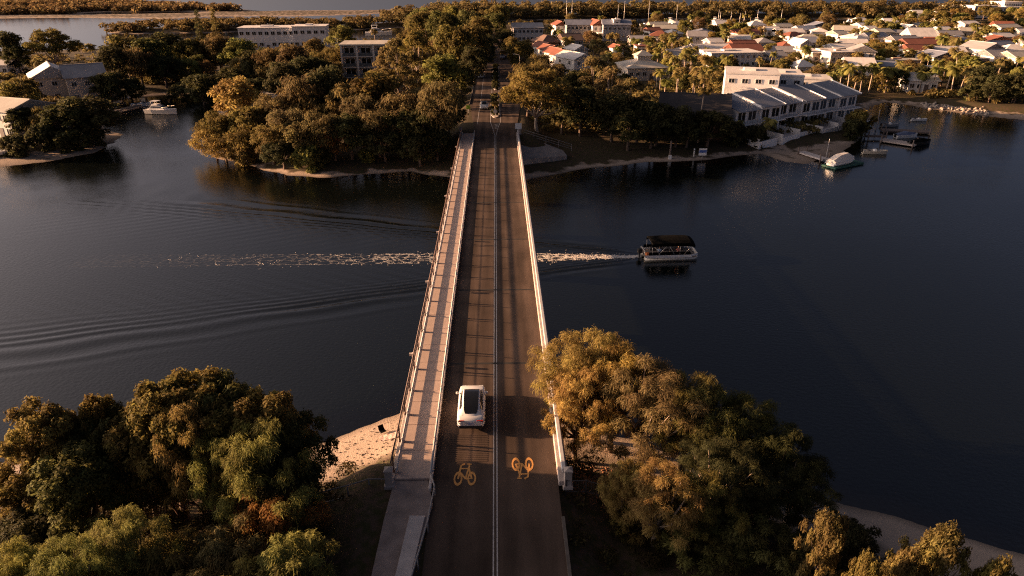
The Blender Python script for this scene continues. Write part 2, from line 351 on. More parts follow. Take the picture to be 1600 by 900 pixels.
def water_mat():
    m = bpy.data.materials.new('river_water'); nt = nodes(m); L = nt.links.new
    out = N(nt, 'ShaderNodeOutputMaterial')
    g = N(nt, 'ShaderNodeNewGeometry')
    mp = N(nt, 'ShaderNodeMapping'); mp.inputs['Scale'].default_value = (1.0, 1.25, 1); mp.inputs['Rotation'].default_value = (0, 0, R(12))
    L(g.outputs['Position'], mp.inputs[0])
    n1 = N(nt, 'ShaderNodeTexNoise'); n1.inputs['Scale'].default_value = 2.6; n1.inputs['Detail'].default_value = 4; n1.inputs['Roughness'].default_value = .55
    n2 = N(nt, 'ShaderNodeTexNoise'); n2.inputs['Scale'].default_value = .05; n2.inputs['Detail'].default_value = 3
    L(mp.outputs[0], n1.inputs['Vector']); L(g.outputs['Position'], n2.inputs['Vector'])
    st = N(nt, 'ShaderNodeMapRange'); st.inputs['From Min'].default_value = .35; st.inputs['From Max'].default_value = .65
    st.inputs['To Min'].default_value = .05; st.inputs['To Max'].default_value = .11
    L(n2.outputs['Fac'], st.inputs['Value'])
    sy = N(nt, 'ShaderNodeSeparateXYZ'); L(g.outputs['Position'], sy.inputs[0])
    calm = N(nt, 'ShaderNodeMapRange'); calm.inputs['From Min'].default_value = 110; calm.inputs['From Max'].default_value = 330; calm.inputs['To Min'].default_value = 1; calm.inputs['To Max'].default_value = .22   # sheltered water behind the banks is calmer
    L(sy.outputs['Y'], calm.inputs['Value']); ml = N(nt, 'ShaderNodeMath', operation='MULTIPLY'); L(st.outputs[0], ml.inputs[0]); L(calm.outputs[0], ml.inputs[1])
    bp = N(nt, 'ShaderNodeBump'); bp.inputs['Distance'].default_value = .42
    L(ml.outputs[0], bp.inputs['Strength']); L(n1.outputs['Fac'], bp.inputs['Height'])
    fr = N(nt, 'ShaderNodeFresnel'); fr.inputs['IOR'].default_value = 1.95; L(bp.outputs[0], fr.inputs['Normal'])
    gl = N(nt, 'ShaderNodeBsdfGlossy'); gl.inputs['Roughness'].default_value = .11; L(bp.outputs[0], gl.inputs['Normal'])
    df = N(nt, 'ShaderNodeBsdfDiffuse'); df.inputs['Color'].default_value = (.003, .0042, .0036, 1)
    tr = N(nt, 'ShaderNodeBsdfTransparent'); tr.inputs['Color'].default_value = (.72, .62, .46, 1)
    at = N(nt, 'ShaderNodeAttribute', attribute_name='depth')
    ex = N(nt, 'ShaderNodeMapRange'); ex.inputs['From Max'].default_value = 1.5; ex.interpolation_type = 'SMOOTHSTEP'
    L(at.outputs['Fac'], ex.inputs['Value'])
    mu = N(nt, 'ShaderNodeMixShader'); L(ex.outputs[0], mu.inputs[0]); L(tr.outputs[0], mu.inputs[1]); L(df.outputs[0], mu.inputs[2])
    mx = N(nt, 'ShaderNodeMixShader'); L(fr.outputs[0], mx.inputs[0]); L(mu.outputs[0], mx.inputs[1]); L(gl.outputs[0], mx.inputs[2])
    L(mx.outputs[0], out.inputs[0]); return m
tag(obj('river_water', me, water_mat()), kind='structure')

# foam flecks of the boat's wake: chains of small pale patches floating on the water
def foam_mesh():
    rg = np.random.default_rng(5); V = []; Q = []
    def fleck(x, y, l, w, a):
        k = len(V); z = float(wake(np.array([x]), np.array([y]))[0]) + .035; ca, sa = math.cos(a), math.sin(a)
        for u, v in ((-.5,0),(-.2,-.5),(.3,-.4),(.5,.1),(.15,.5),(-.3,.4)):
            u2, v2 = u*l*rg.uniform(.7,1.3), v*w*rg.uniform(.7,1.3)
            V.append((x + u2*ca - v2*sa, y + u2*sa + v2*ca, z))
        V.append((x, y, z + .03)); c = k + 6
        for i in range(6): Q.append((k+i, k+(i+1)%6, c))
    x0 = BOAT[0] - 3.6
    for _ in range(450):                      # boiling water straight behind the stern
        s = rg.exponential(6.5); w = .30 + .07*s
        fleck(x0 - s, BOAT[1] - .1 + rg.normal(0, w*.7), rg.uniform(.10,.36), rg.uniform(.035,.09), rg.normal(0,.3))
    for side in (-1, 1):                       # the two edges of the churned lane
        for _ in range(260):
            s = rg.uniform(1, 60) ; keep = math.exp(-s/26)
            if rg.random() > keep: continue
            fleck(x0 - s, BOAT[1] - .15 + side*(.25 + min(s,14)*.075 + max(s-14,0)*.012) + rg.normal(0,.30), rg.uniform(.08,.24), rg.uniform(.03,.06), rg.normal(0,.4))
    for _ in range(170):                       # curling chains inside the lane
        s = rg.uniform(2, 62)
        if rg.random() > math.exp(-max(s-14, 0)/20): continue
        half = .25 + min(s,14)*.075 + max(s-14,0)*.012
        x, y, a = x0 - s, BOAT[1] - .15 + rg.uniform(-1,1)*half*.95, rg.uniform(-.9,.9)
        for _ in range(rg.integers(3,9)):
            fleck(x, y, rg.uniform(.12,.26), rg.uniform(.025,.055), a); x += math.cos(a)*.2; y += math.sin(a)*.2; a += rg.normal(0,.55)
            if abs(y - BOAT[1] + .15) > half: break
    return np_mesh('wake_foam', np.array(V), np.array(Q))
tag(obj('wake_foam', foam_mesh(), FOAM), 'broken white foam trail behind the canopied boat', 'foam', kind='stuff')

def foam_sheet():
    """thin lacy film of bubbles on the churned lane behind the boat"""
    xs_ = np.arange(-52, BOAT[0] - 3.3, .22); ys_ = np.arange(-2.6, 2.61, .13); X_, T_ = np.meshgrid(xs_, ys_)
    s_ = BOAT[0] - 3.6 - X_; half = .30 + np.minimum(np.maximum(s_, 0), 14)*.075 + np.maximum(s_ - 14, 0)*.012
    u = np.abs(T_ + .05)/half
    edge = np.exp(-((u - .92)/.13)**2); core = np.exp(-(u/.75)**4)
    d = (edge*.55 + core*.42)*np.exp(-np.maximum(s_ - 10, 0)/17) + core*np.exp(-np.maximum(s_, 0)/7)*.75
    d *= np.clip(1.25 - u, 0, .25)*4 * np.clip((s_ + .3)/.6, 0, 1)
    Y_ = BOAT[1] - .1 + T_; Z_ = wake(X_, Y_) + .025
    v = np.stack([X_.ravel(), Y_.ravel(), Z_.ravel()], 1); nx = len(xs_); i = np.arange((len(ys_)-1)*nx).reshape(-1, nx)[:, :-1].ravel()
    me_ = np_mesh('foam_film', v, np.stack([i, i+1, i+nx+1, i+nx], 1), smooth=True); a_ = me_.attributes.new('foam', 'FLOAT', 'POINT'); a_.data.foreach_set('value', np.clip(d, 0, 1).ravel().astype(np.float32))
    m = bpy.data.materials.new('foam_film'); nt = nodes(m); L = nt.links.new; out = N(nt, 'ShaderNodeOutputMaterial'); g = N(nt, 'ShaderNodeNewGeometry')
    mp = N(nt, 'ShaderNodeMapping'); mp.inputs['Scale'].default_value = (.75, 1.25, 1); L(g.outputs['Position'], mp.inputs[0])
    nz = N(nt, 'ShaderNodeTexNoise'); nz.inputs['Scale'].default_value = 3.4; nz.inputs['Detail'].default_value = 7; nz.inputs['Roughness'].default_value = .68; nz.inputs['Distortion'].default_value = 1.2; L(mp.outputs[0], nz.inputs['Vector'])
    vo = N(nt, 'ShaderNodeTexVoronoi', feature='DISTANCE_TO_EDGE'); vo.inputs['Scale'].default_value = 1.5
    wv = N(nt, 'ShaderNodeMix', data_type='VECTOR'); wv.inputs[0].default_value = .35; L(mp.outputs[0], wv.inputs[4]); L(nz.outputs['Color'], wv.inputs[5]); L(wv.outputs[1], vo.inputs['Vector'])
    lace = N(nt, 'ShaderNodeMapRange'); lace.inputs['From Max'].default_value = .22; lace.inputs['To Min'].default_value = .30; lace.inputs['To Max'].default_value = -.08; L(vo.outputs['Distance'], lace.inputs['Value'])
    at = N(nt, 'ShaderNodeAttribute', attribute_name='foam')
    s1 = N(nt, 'ShaderNodeMath', operation='ADD'); L(nz.outputs['Fac'], s1.inputs[0]); L(lace.outputs[0], s1.inputs[1])
    s2 = N(nt, 'ShaderNodeMath', operation='MULTIPLY_ADD'); s2.inputs[1].default_value = .62; L(at.outputs['Fac'], s2.inputs[0]); L(s1.outputs[0], s2.inputs[2])
    al = N(nt, 'ShaderNodeMapRange'); al.inputs['From Min'].default_value = .72; al.inputs['From Max'].default_value = 1.02; al.inputs['To Max'].default_value = .92; L(s2.outputs[0], al.inputs['Value'])
    gate = N(nt, 'ShaderNodeMapRange'); gate.inputs['From Max'].default_value = .12; L(at.outputs['Fac'], gate.inputs['Value'])
    fa = N(nt, 'ShaderNodeMath', operation='MULTIPLY'); L(al.outputs[0], fa.inputs[0]); L(gate.outputs[0], fa.inputs[1])
    df = N(nt, 'ShaderNodeBsdfDiffuse'); df.inputs['Color'].default_value = (.78, .74, .70, 1); tr = N(nt, 'ShaderNodeBsdfTransparent'); mx = N(nt, 'ShaderNodeMixShader')
    bp = N(nt, 'ShaderNodeBump'); bp.inputs['Strength'].default_value = .8; bp.inputs['Distance'].default_value = .12; L(nz.outputs['Fac'], bp.inputs['Height']); L(bp.outputs[0], df.inputs['Normal'])
    L(fa.outputs[0], mx.inputs[0]); L(tr.outputs[0], mx.inputs[1]); L(df.outputs[0], mx.inputs[2]); L(mx.outputs[0], out.inputs[0])
    tag(obj('foam_film', me_, m), 'thin lacy foam film on the churned lane behind the boat', 'foam', kind='stuff')
foam_sheet()
# loose bits on the banks: wrack and twigs on the beach, dry leaves by the road fence, rocks along the sandy bay
def bits(name, label, cat, pts, size, m, seed, lift=.02, tall=.25):
    rg = np.random.default_rng(seed); V, Q = [], []
    for x, y in pts:
        a = rg.uniform(0, 6.28); l, w = rg.uniform(*size), rg.uniform(*size)*.5; z = hz(x, y); k = len(V); ca, sa = math.cos(a), math.sin(a); h = l*tall*rg.uniform(.6, 1.4)
        for u, v, t in ((-l,-w,-.2), (l,-w*.7,-.2), (l*.8,w,-.2), (-l*.7,w*.9,-.2), (-l*.5,-w*.4,1), (l*.6,-w*.3,.8), (l*.4,w*.5,1), (-l*.4,w*.5,.9)): V.append((x + u*ca - v*sa, y + u*sa + v*ca, z + lift + h*t))
        Q += [(k, k+1, k+5, k+4), (k+1, k+2, k+6, k+5), (k+2, k+3, k+7, k+6), (k+3, k, k+4, k+7), (k+4, k+5, k+6, k+7)]
    tag(obj(name, np_mesh(name, np.array(V), np.array(Q)), m), label, cat, kind='stuff')
rb = np.random.default_rng(61)
pts = [(x, y) for x, y in zip(rb.uniform(-16, -6.8, 900), rb.uniform(34, 47, 900)) if .1 < hz(x, y) < 1.9][:420]
bits('beach_litter', 'scattered weed and twigs on the near beach', 'litter', pts, (.02, .11), mat('dry_weed', (.10, .07, .045), .9, .3, 5), 62)
pts = [(x, y) for x, y in zip(rb.uniform(4.9, 12, 1500), rb.uniform(32.5, 41, 1500)) if hz(x, y) > .8][:1100]
bits('fallen_leaves', 'dry reddish leaves littering the ground by the dark fence', 'leaves', pts, (.04, .10), mat('dry_leaves', (.30, .14, .075), .9, .35, 5), 63)
pts = [(G(px_, 163 + (px_ - 1430)*.125 + dy, 0).x, G(px_, 163 + (px_ - 1430)*.125 + dy, 0).y) for px_, dy in zip(rb.uniform(1440, 1545, 170), rb.normal(0, 1.6, 170))]
bits('shore_rocks', 'rough pale rocks edging the sandy bay below the palms', 'rocks', pts, (.25, .7), mat('pale_rock', (.34, .28, .23), .9, .25, 2, .4), 64, .1, .6)
# ---------------------------------------------------------------- road
def strip(name, left, right, z, m, parent=None, step=3.0):
    """a sheet between two polylines given as functions of y"""
    ys_ = np.arange(left[0], left[1] + .01, step); mb = MB(); ring = []
    for y in ys_: ring.append([(left[2](y), y, z(y)), (right(y), y, z(y))])
    k = [p for r in ring for p in r]
    mb.add(k, [(2*i, 2*i+1, 2*i+3, 2*i+2) for i in range(len(ring)-1)])
    return mb.build(name, m, parent)
RZ = lambda y: float(road_z(y))
road = strip('road', (-40, 340, lambda y: -3.85 - float(np.interp(y, [130, 165], [0, 2.2]))),
             lambda y: 3.85 + float(np.interp(y, [130, 165], [0, 2.2])), lambda y: RZ(y) + .006, ROADM, None, 1.0)
tag(road, kind='structure')
for x in (-.105, .105):
    strip('centre_line', (-40, 128, lambda y, x=x: x - .036), lambda y, x=x: x + .036, lambda y: RZ(y) + .010, PAINT, road, 1.0)
# splitter lines that open round the planted median beyond the bridge
med = [(128, .12), (134, .45), (141, 1.0), (147, 1.05), (168, 1.05), (172, .5)]
def medw(y): return float(np.interp(y, [p[0] for p in med], [p[1] for p in med]))
for sgn in (-1, 1):
    strip('median_line', (128, 172, lambda y, s=sgn: s*medw(y) - .05), lambda y, s=sgn: s*medw(y) + .05, lambda y: RZ(y) + .011, PAINT, road, 1.0)
for k in range(4):
    y = 134.5 + k*1.4; w = medw(y) - .12
    MB().add([(-w, y-.7, RZ(y)+.011), (-w+.1, y-.95, RZ(y)+.011), (w, y+.45, RZ(y)+.011), (w-.1, y+.7, RZ(y)+.011)], [(0,1,2,3)]).build('hatching', PAINT, road)
strip('lane_line', (139, 300, lambda y: -3.62 - .04), lambda y: -3.62 + .04, lambda y: RZ(y) + .011, PAINT, road, 1.0)
for x in (-.95, .95): strip('lane_line', (186, 250, lambda y, x=x: x - .05), lambda y, x=x: x + .05, lambda y: RZ(y) + .011, PAINT, road, 1.0)

# worn tyre tracks are the asphalt's own wear: faint darker polish is left to the material; rumble ridges near the bridge's start are pieces
rum = MB().box(-1.25, 1.25, -.05, .05, 0, .014).mesh('rumble_ridge'); rum.materials.append(ROADM)
for k in range(15):
    obj('rumble_ridge', rum, None, road, (-1.75, 35.0 + k*.19, DECK + .0062))

def bicycle_symbol(cx, cy, flip):
    """bicycle painted on the lane, stretched along the road as road symbols are"""
    sx, sy = 1.36, 2.45; z0 = DECK + .012; mb = MB()
    def P(u, v): 
        if flip: u, v = -u, -v
        return (cx + u*sx*.5, cy + v*sy*.5)
    def bar(a, b, w=.115):
        A, B = Vector((*P(*a), 0)), Vector((*P(*b), 0)); d = (B - A).normalized(); n = Vector((-d.y, d.x, 0)) * w * .5; d = d * w * .3
        mb.add([(p.x, p.y, z0) for p in (A - d - n, B + d - n, B + d + n, A - d + n)], [(0,1,2,3)])
    for u in (-.62, .62):
        n = 22; vv = []
        for i in range(n):
            a = 2*math.pi*i/n
            for r in (.42, .265): vv.append((*P(u + r*math.cos(a)*.95, -.48 + r*math.sin(a)*1.25), z0 + .002))
        mb.add(vv, [(2*i, 2*((i+1)%n), 2*((i+1)%n)+1, 2*i+1) for i in range(n)])
    z0 += .001; bar((-.62,-.48), (-.42,.52))
    z0 += .001; bar((-.42,.28), (.32,.28)); z0 += .001; bar((-.50,.02), (.05,-.50)); z0 += .001; bar((.05,-.50), (.36,.52))
    z0 += .001; bar((.05,-.50), (.62,-.48)); z0 += .001; bar((.32,.28), (.62,-.48)); z0 += .001; bar((-.42,.52), (-.12,.62)); z0 += .001; bar((.20,.62), (.52,.60), .11)
    return mb.build('bicycle_marking', PAINT_Y, road)
bicycle_symbol(G(727,738,DECK).x, G(727,738,DECK).y, False)
bicycle_symbol(G(817,735,DECK).x, G(817,735,DECK).y, True)
# gravel verge under the trees hides the road's edges: kerbs on both approaches
for x, y0, y1 in ((3.9, -20, 31.5), (-6.15, 165, 320), (6.15, 165, 320)):
    ys_ = np.arange(y0, y1, 2.0); mb = MB()
    mb.loft([[(x-.09, y, RZ(y)-.1), (x+.09, y, RZ(y)-.1), (x+.09, y, RZ(y)+.13), (x-.09, y, RZ(y)+.13)] for y in ys_])
    tag(mb.build('kerb', mat('dark_kerb', (.10,.085,.075), .9, .25, 2, .2), None), kind='structure')

# ---------------------------------------------------------------- bridge
Y0, Y1 = 33.2, 129.0
bridge = empty('road_bridge', (0, Y0, 0), 0, 'long straight concrete road bridge with footpath crossing the river', 'bridge')
def bpart(name, mb, m): return mb.build(name, m, bridge, (0, -Y0, 0))
bpart('deck', MB().box(-6.35, 4.55, Y0, Y1, DECK - .55, DECK - .006), CONC)
for k in range(3):
    x = (-5.0, -.9, 3.2)[k]
    bpart('girder', MB().box(x - .35, x + .35, Y0, Y1, DECK - .95, DECK - .553), CONC)
nsp = 7; span = (Y1 - Y0) / nsp
pier_me = None
for k in range(1, nsp):
    y = Y0 + k*span
    if pier_me is None:
        pier_me = MB().bbox(-6.0, 4.2, -.55, .55, DECK-1.55, DECK-.953, .05).mesh('pier_cap')
        col_me = MB().tube([(0,0,-4.5), (0,0,DECK-1.552)], .42, 14).mesh('pier_column')
        joint_me = MB().box(-3.62, 3.84, -.13, .13, 0, .006).mesh('expansion_joint'); joint_me.materials.append(mat('joint_rubber', (.018,.015,.014), .8, .2, 4))
    cap = obj('pier_cap', pier_me, CONC, bridge, (0, y - Y0, 0))
    for x in (-4.6, -.9, 2.8): obj('pier_column', col_me, CONC, bridge, (x, y - Y0, 0))
    obj('expansion_joint', joint_me, None, bridge, (0, y - Y0, DECK + .0065))
# footpath: separate slabs on a raised strip
slab_l = span / 5; slab = MB().bbox(-6.18, -4.03, .012, slab_l - .012, DECK + .0, DECK + .20, .012).mesh('footpath_slab')
for k in range(nsp*5): obj('footpath_slab', slab, PATH, bridge, (0, k*slab_l, 0))
bpart('outer_kerb', MB().bbox(-6.42, -6.19, Y0, Y1, DECK - .3, DECK + .24, .02), CONC)
bpart('inner_kerb', MB().bbox(-4.02, -3.86, Y0 - 1.0, Y1, DECK - .003, DECK + .26, .03), CONC_PALE)
# inner barrier between footpath and road
posts = np.arange(Y0 + .6, Y1 - .2, 3.0)
ip = MB().box(-.05, .05, -.07, .07, 0, .44); ip.box(-.09, .09, -.11, .11, 0, .025); ip = ip.mesh('barrier_post')
for y in posts: obj('barrier_post', ip, STEEL_PALE, bridge, (-3.93, y - Y0, DECK + .262))
bpart('barrier_rail', MB().tube([(-3.93, Y0 - .2, DECK + .76), (-3.93, Y1, DECK + .76)], .078, 10), STEEL_PALE)
# outer railing: weathered posts and top rails, with a pale service pipe along its foot
op = MB().box(-.045, .045, -.045, .045, 0, 1.18).box(-.06, .16, -.075, .075, 0, .12).mesh('railing_post')
for y in posts: obj('railing_post', op, STEEL_DARK, bridge, (-6.30, y - Y0, DECK + .242))
for z, r in ((1.44, .055), (1.12, .012), (.86, .012)):
    bpart('railing_rail', MB().tube([(-6.33, Y0, DECK + z), (-6.33, Y1, DECK + z)], r, 8), STEEL_DARK)
bpart('service_pipe', MB().tube([(-6.12, Y0 + .4, DECK + .405), (-6.12, Y1 - .3, DECK + .405)], .07, 12), STEEL_PALE)
cl = MB().tube([(0, -.06, 0), (0, .06, 0)],   .092, 12).box(-.1, .02, -.04, .04, -.24, -.02).mesh('pipe_clamp')
for y in posts: obj('pipe_clamp', cl, STEEL_PALE, bridge, (-6.12, y - Y0 + .12, DECK + .405))
fl = MB().tube([(0, -.11, 0), (0, .11, 0)], .16, 12).box(-.3, -.05, -.12, .12, -.05, .12).mesh('pipe_joint')
for k in range(1, nsp): obj('pipe_joint', fl, CONC, bridge, (-6.48, k*span, DECK + .9))
# right-hand parapet: low concrete upstand with a wide pale rail over it
bpart('parapet_kerb', MB().bbox(3.87, 4.42, Y0 - .6, Y1, DECK - .003, DECK + .34, .03), CONC)
pp = MB().box(-.06, .06, -.09, .09, 0, .50).mesh('parapet_post')
for y in posts: obj('parapet_post', pp, STEEL_PALE, bridge, (4.20, y - Y0, DECK + .342))
bpart('parapet_rail', MB().bbox(4.05, 4.35, Y0 - .1, Y1 - .2, DECK + .72, DECK + .90, .05), STEEL_PALE)
bpart('parapet_mid_rail', MB().bbox(4.15, 4.25, Y0, Y1 - .3, DECK + .50, DECK + .60, .02), STEEL_PALE)
# end pillars
def pillar(x, y):
    m = MB().bbox(-.27, .27, -.27, .27, -.1, 1.25, .03); m.bbox(-.36, .36, -.36, .36, -.15, .12, .03)
    m.loft([[(-.31,-.31,1.252),(.31,-.31,1.252),(.31,.31,1.252),(-.31,.31,1.252)], [(-.31,-.31,1.34),(.31,-.31,1.34),(.31,.31,1.34),(-.31,.31,1.34)], [(-.03,-.03,1.45),(.03,-.03,1.45),(.03,.03,1.45),(-.03,.03,1.45)]])
    o = m.build('end_pillar', CONC, bridge, (x, y - Y0, DECK)); o.scale = (.85, .85, .9); return o
pillar(4.42, Y0 - .55); pillar(-6.45, Y0 - .3); pillar(4.55, Y1 + .45); pillar(-6.5, Y1 + .5)

def low_fence(label, pts, rails, m, h=1.0, step=1.6, name='guard_fence', bal=None):
    o = empty(name, pts[0], 0, label, 'fence'); P0 = Vector(pts[0])
    for z in rails:
        MB().tube([Vector(p) - P0 + Vector((0,0,z)) for p in pts], .035, 6).build('rail', m, o)
    pm = MB().box(-.035, .035, -.035, .035, -.3, h).mesh('post')
    bm_ = MB().box(-.012, .012, -.012, .012, rails[0], rails[-1]).mesh('baluster')
    for a, b in zip(pts[:-1], pts[1:]):
        a, b = Vector(a), Vector(b); n = max(1, round((b - a).length / step))
        for i in range(n + (1 if b == Vector(pts[-1]) else 0)): obj('post', pm, m, o, a + (b - a)*(i/n) - P0)
        if bal:
            n = round((b - a).length / bal)
            for i in range(1, n): obj('baluster', bm_, m, o, a + (b - a)*(i/n) - P0)
    return o
def fp(px, py, z): p = G(px, py, z); return (p.x, p.y, z)
STEEL_GREY = mat('grey_galvanised_steel', (.24,.23,.235), .55, .15, 3)
DARKFENCE = mat('dark_fence_paint', (.06, .05, .05), .6, .2, 5)
low_fence('low pale rail fence running from the footpath pillar into the trees', [fp(604,768,4.15), fp(578,768,3.8), fp(545,778,3.5), fp(490,792,3.1)], (.12, .98), STEEL_GREY)
low_fence('dark baluster fence beside the road pillar by the golden trees', [fp(884,770,4.1), fp(915,770,3.9), fp(944,778,3.6), fp(985,788,3.3)], (.1, .95), DARKFENCE, bal=.16)
# footpath on the near bank bends away from the road; paler ramp slab beside it
def sheet(name, pts, z0, z1, m, kind='structure'):
    o = MB().prism(pts, z0, z1).build(name, m); return tag(o, kind=kind)
zP = DECK - .02
path = [(-6.2, Y0 - .05), (-4.12, Y0 - .05)] + [(G(x, y, 4.45).x, G(x, y, 4.45).y) for x, y in ((676,790), (640,900), (600,1010), (480,1010), (580,905), (600,815))]
sheet('footpath', path, 3.2, zP + .10, PATH_SHADE)
ramp = [(G(x, y, 4.6).x, G(x, y, 4.6).y) for x, y in ((640,807), (664,807), (642,899), (622,985), (595,985), (618,899))]
sheet('footpath_ramp', ramp, 4.3, zP + .19, CONC_PALE)
rl = empty('footpath_handrail', (-4.0, Y0 - 1, DECK), 0, 'pale handrail curving away from the road along the near footpath', 'handrail')
hp = [(-3.93, Y0 - .2, .76)] + [(G(x, y, 5.2).x, G(x, y, 5.2).y, .72) for x, y in ((679,760), (668,815), (652,870), (634,930), (612,990))]
MB().tube([Vector(p) - Vector((-4.0, Y0 - 1, 0)) for p in hp], .05, 8).build('rail', STEEL_GREY, rl)
for p in hp[1:]: MB().tube([(p[0]+4.0, p[1]-Y0+1, -.3), (p[0]+4.0, p[1]-Y0+1, .72)], .035, 6).build('post', STEEL_GREY, rl)
# far end: bare concrete wing wall and fence on the right, short wing on the left
w0, w1, w2 = (4.65, Y1 + .4), (5.0, Y1 - 8.5), (14.0, Y1 - 8.0)
wing = empty('wing_wall', (5, Y1 - 4, 0), 0, 'bare sloping concrete abutment wing beside the far bridge end', 'wall')
o5 = Vector((5, Y1 - 4, 0))
MB().add([Vector(p) - o5 for p in ((4.6,Y1+1,4.35), (4.6,Y1-9.0,2.0), (13.2,Y1-4.5,1.5), (12.6,Y1-2.5,2.0), (4.6,Y1+1,-.5), (4.6,Y1-9.0,-.5), (13.2,Y1-4.5,-.5), (12.6,Y1-2.5,-.5))],
         [(0,1,2,3), (1,5,6,2), (2,6,7,3), (0,4,5,1), (3,7,4,0)]).build('slope_slab', mat('grey_concrete', (.27,.24,.225), .9, .2, .8, .2), wing)
low_fence('pale handrail fence stepping down the far concrete wing wall', [(5.0, Y1 + .6, 4.3), (9.5, Y1 - .8, 3.2), (14.2, Y1 - 2.4, 2.1)], (.15, .55, 1.0), STEEL_GREY, step=2.3)
# ---------------------------------------------------------------- trees: shared meshes
def clusters_to_leaves(cen, rad, n, size, seed, mode='broad', flat=.8, fill=.55):
    """n leaves for every clump; a leaf is one rhombic face"""
    rg = np.random.default_rng(seed); K = len(cen); cen = np.asarray(cen, float); rad = np.asarray(rad, float)
    cnt = np.maximum((n * (rad / rad.mean()) ** 2).astype(int), 4); idx = np.repeat(np.arange(K), cnt); M = len(idx)
    d = rg.normal(size=(M, 3)); d /= np.linalg.norm(d, axis=1)[:, None]
    low = d[:, 2] < -.35; d[low, 2] *= -1                        # few leaves hang under a clump
    lump = 1 + .22*np.sin(d[:, 0]*5 + idx) * np.cos(d[:, 1]*6 + idx*1.7)
    r = rad[idx] * rg.uniform(fill, 1.08, M) * lump
    p = cen[idx] + d * r[:, None] * np.array([1, 1, flat])
    nrm = d + np.array([0, 0, .55]) + rg.normal(size=(M, 3)) * .55; nrm /= np.linalg.norm(nrm, axis=1)[:, None]
    if mode == 'needle':
        ax = np.array([0, 0, -.9]) + d * .75 + rg.normal(size=(M, 3)) * .38
    elif mode == 'upright':
        ax = np.array([0, 0, .9]) + d * .8 + rg.normal(size=(M, 3)) * .4
    else: ax = rg.normal(size=(M, 3))
    ax -= nrm * (ax * nrm).sum(1)[:, None]; ax /= np.linalg.norm(ax, axis=1)[:, None] + 1e-9
    sd = np.cross(nrm, ax); L_ = size[0] * rg.uniform(.65, 1.35, M) * .5; W_ = size[1] * rg.uniform(.7, 1.3, M) * .5
    ax *= L_[:, None]; sd *= W_[:, None]
    v = np.stack([p - ax, p + sd - ax*.1, p + ax, p - sd - ax*.1], 1).reshape(-1, 3)
    q = np.arange(M*4).reshape(M, 4)
    ct = rg.uniform(.2, .8, K)[idx]; t = np.clip(ct + rg.normal(size=M) * .16, 0, 1)
    return v, q, np.repeat(t, 4)

def crown_layout(kind, Rr, H, seed):
    """clump centres and radii of a crown of radius Rr on a tree of height H"""
    rg = random.Random(seed); cen = []; rad = []
    if kind == 'umbrella':                                       # broad layered crown
        for lay, (zf, rf, n) in enumerate(((.93, .42, 7), (.80, .75, 13), (.66, .98, 18), (.54, .85, 10))):
            for i in range(n):
                a = 2*math.pi*(i + rg.random()*.8)/n; q = rf * Rr * rg.uniform(.55, 1.0)
                cen.append((q*math.cos(a), q*math.sin(a), H*zf + rg.uniform(-.5, .4))); rad.append(Rr*rg.uniform(.17, .26))
        return cen, rad, .55
    if kind == 'gum':                                            # tall, tufts held apart on long limbs
        for i in range(26):
            a = rg.random()*2*math.pi; z = rg.uniform(.42, 1.0); w = math.sin(min(1, (1.04 - z)/.5)*math.pi*.5)
            q = Rr * w * rg.uniform(.35, 1); cen.append((q*math.cos(a), q*math.sin(a), H*z - .6)); rad.append(Rr*rg.uniform(.20, .34))
        return cen, rad, .8
    if kind == 'column':
        for i in range(22):
            z = (i + .5)/22; a = i*2.4; q = Rr*(1 - z)**.8 * rg.uniform(.3, .8)
            cen.append((q*math.cos(a), q*math.sin(a), H*(.12 + .86*z))); rad.append(Rr*(.28 + .38*(1 - z)))
        return cen, rad, .8
    base = {'round': .34, 'bush': .12, 'fine': .34, 'finebush': .12}.get(kind, .3)
    nl = {'round': 34, 'bush': 26, 'fine': 92, 'finebush': 60}.get(kind, 30); kr = .60 if 'fine' in kind else 1.0
    lob = [(rg.uniform(0, 2*math.pi), rg.uniform(.15, .95), rg.choice((.62, .75, 1.15, 1.3))) for _ in range(9)]
    for i in range(nl):
        u = (i + .5)/nl; z = u**.75; a = i*2.39996 + rg.uniform(-.4, .4)
        prof = math.sqrt(max(0, 1 - (2*z*.93 - .86)**2)) if z < .46 else math.sqrt(max(0, 1 - ((z - .46)/.58)**2))
        k = 1
        for la, lz, lk in lob:
            dd = abs((a - la + math.pi) % (2*math.pi) - math.pi)
            if dd < .8 and abs(z - lz) < .3: k = lk
        q = Rr * prof * k * (rg.uniform(.62, .92) if kr == 1 else rg.uniform(.55, 1.04))
        cen.append((q*math.cos(a), q*math.sin(a), H*(base + (1 - base)*z) - Rr*.16 + rg.uniform(-.2, .2)*Rr*.4)); rad.append(Rr * rg.uniform(.20, .38)*kr)
    for i in range(5): cen.append((rg.uniform(-.3,.3)*Rr, rg.uniform(-.3,.3)*Rr, H*rg.uniform(.5,.85))); rad.append(Rr*.34)
    return cen, rad, .85

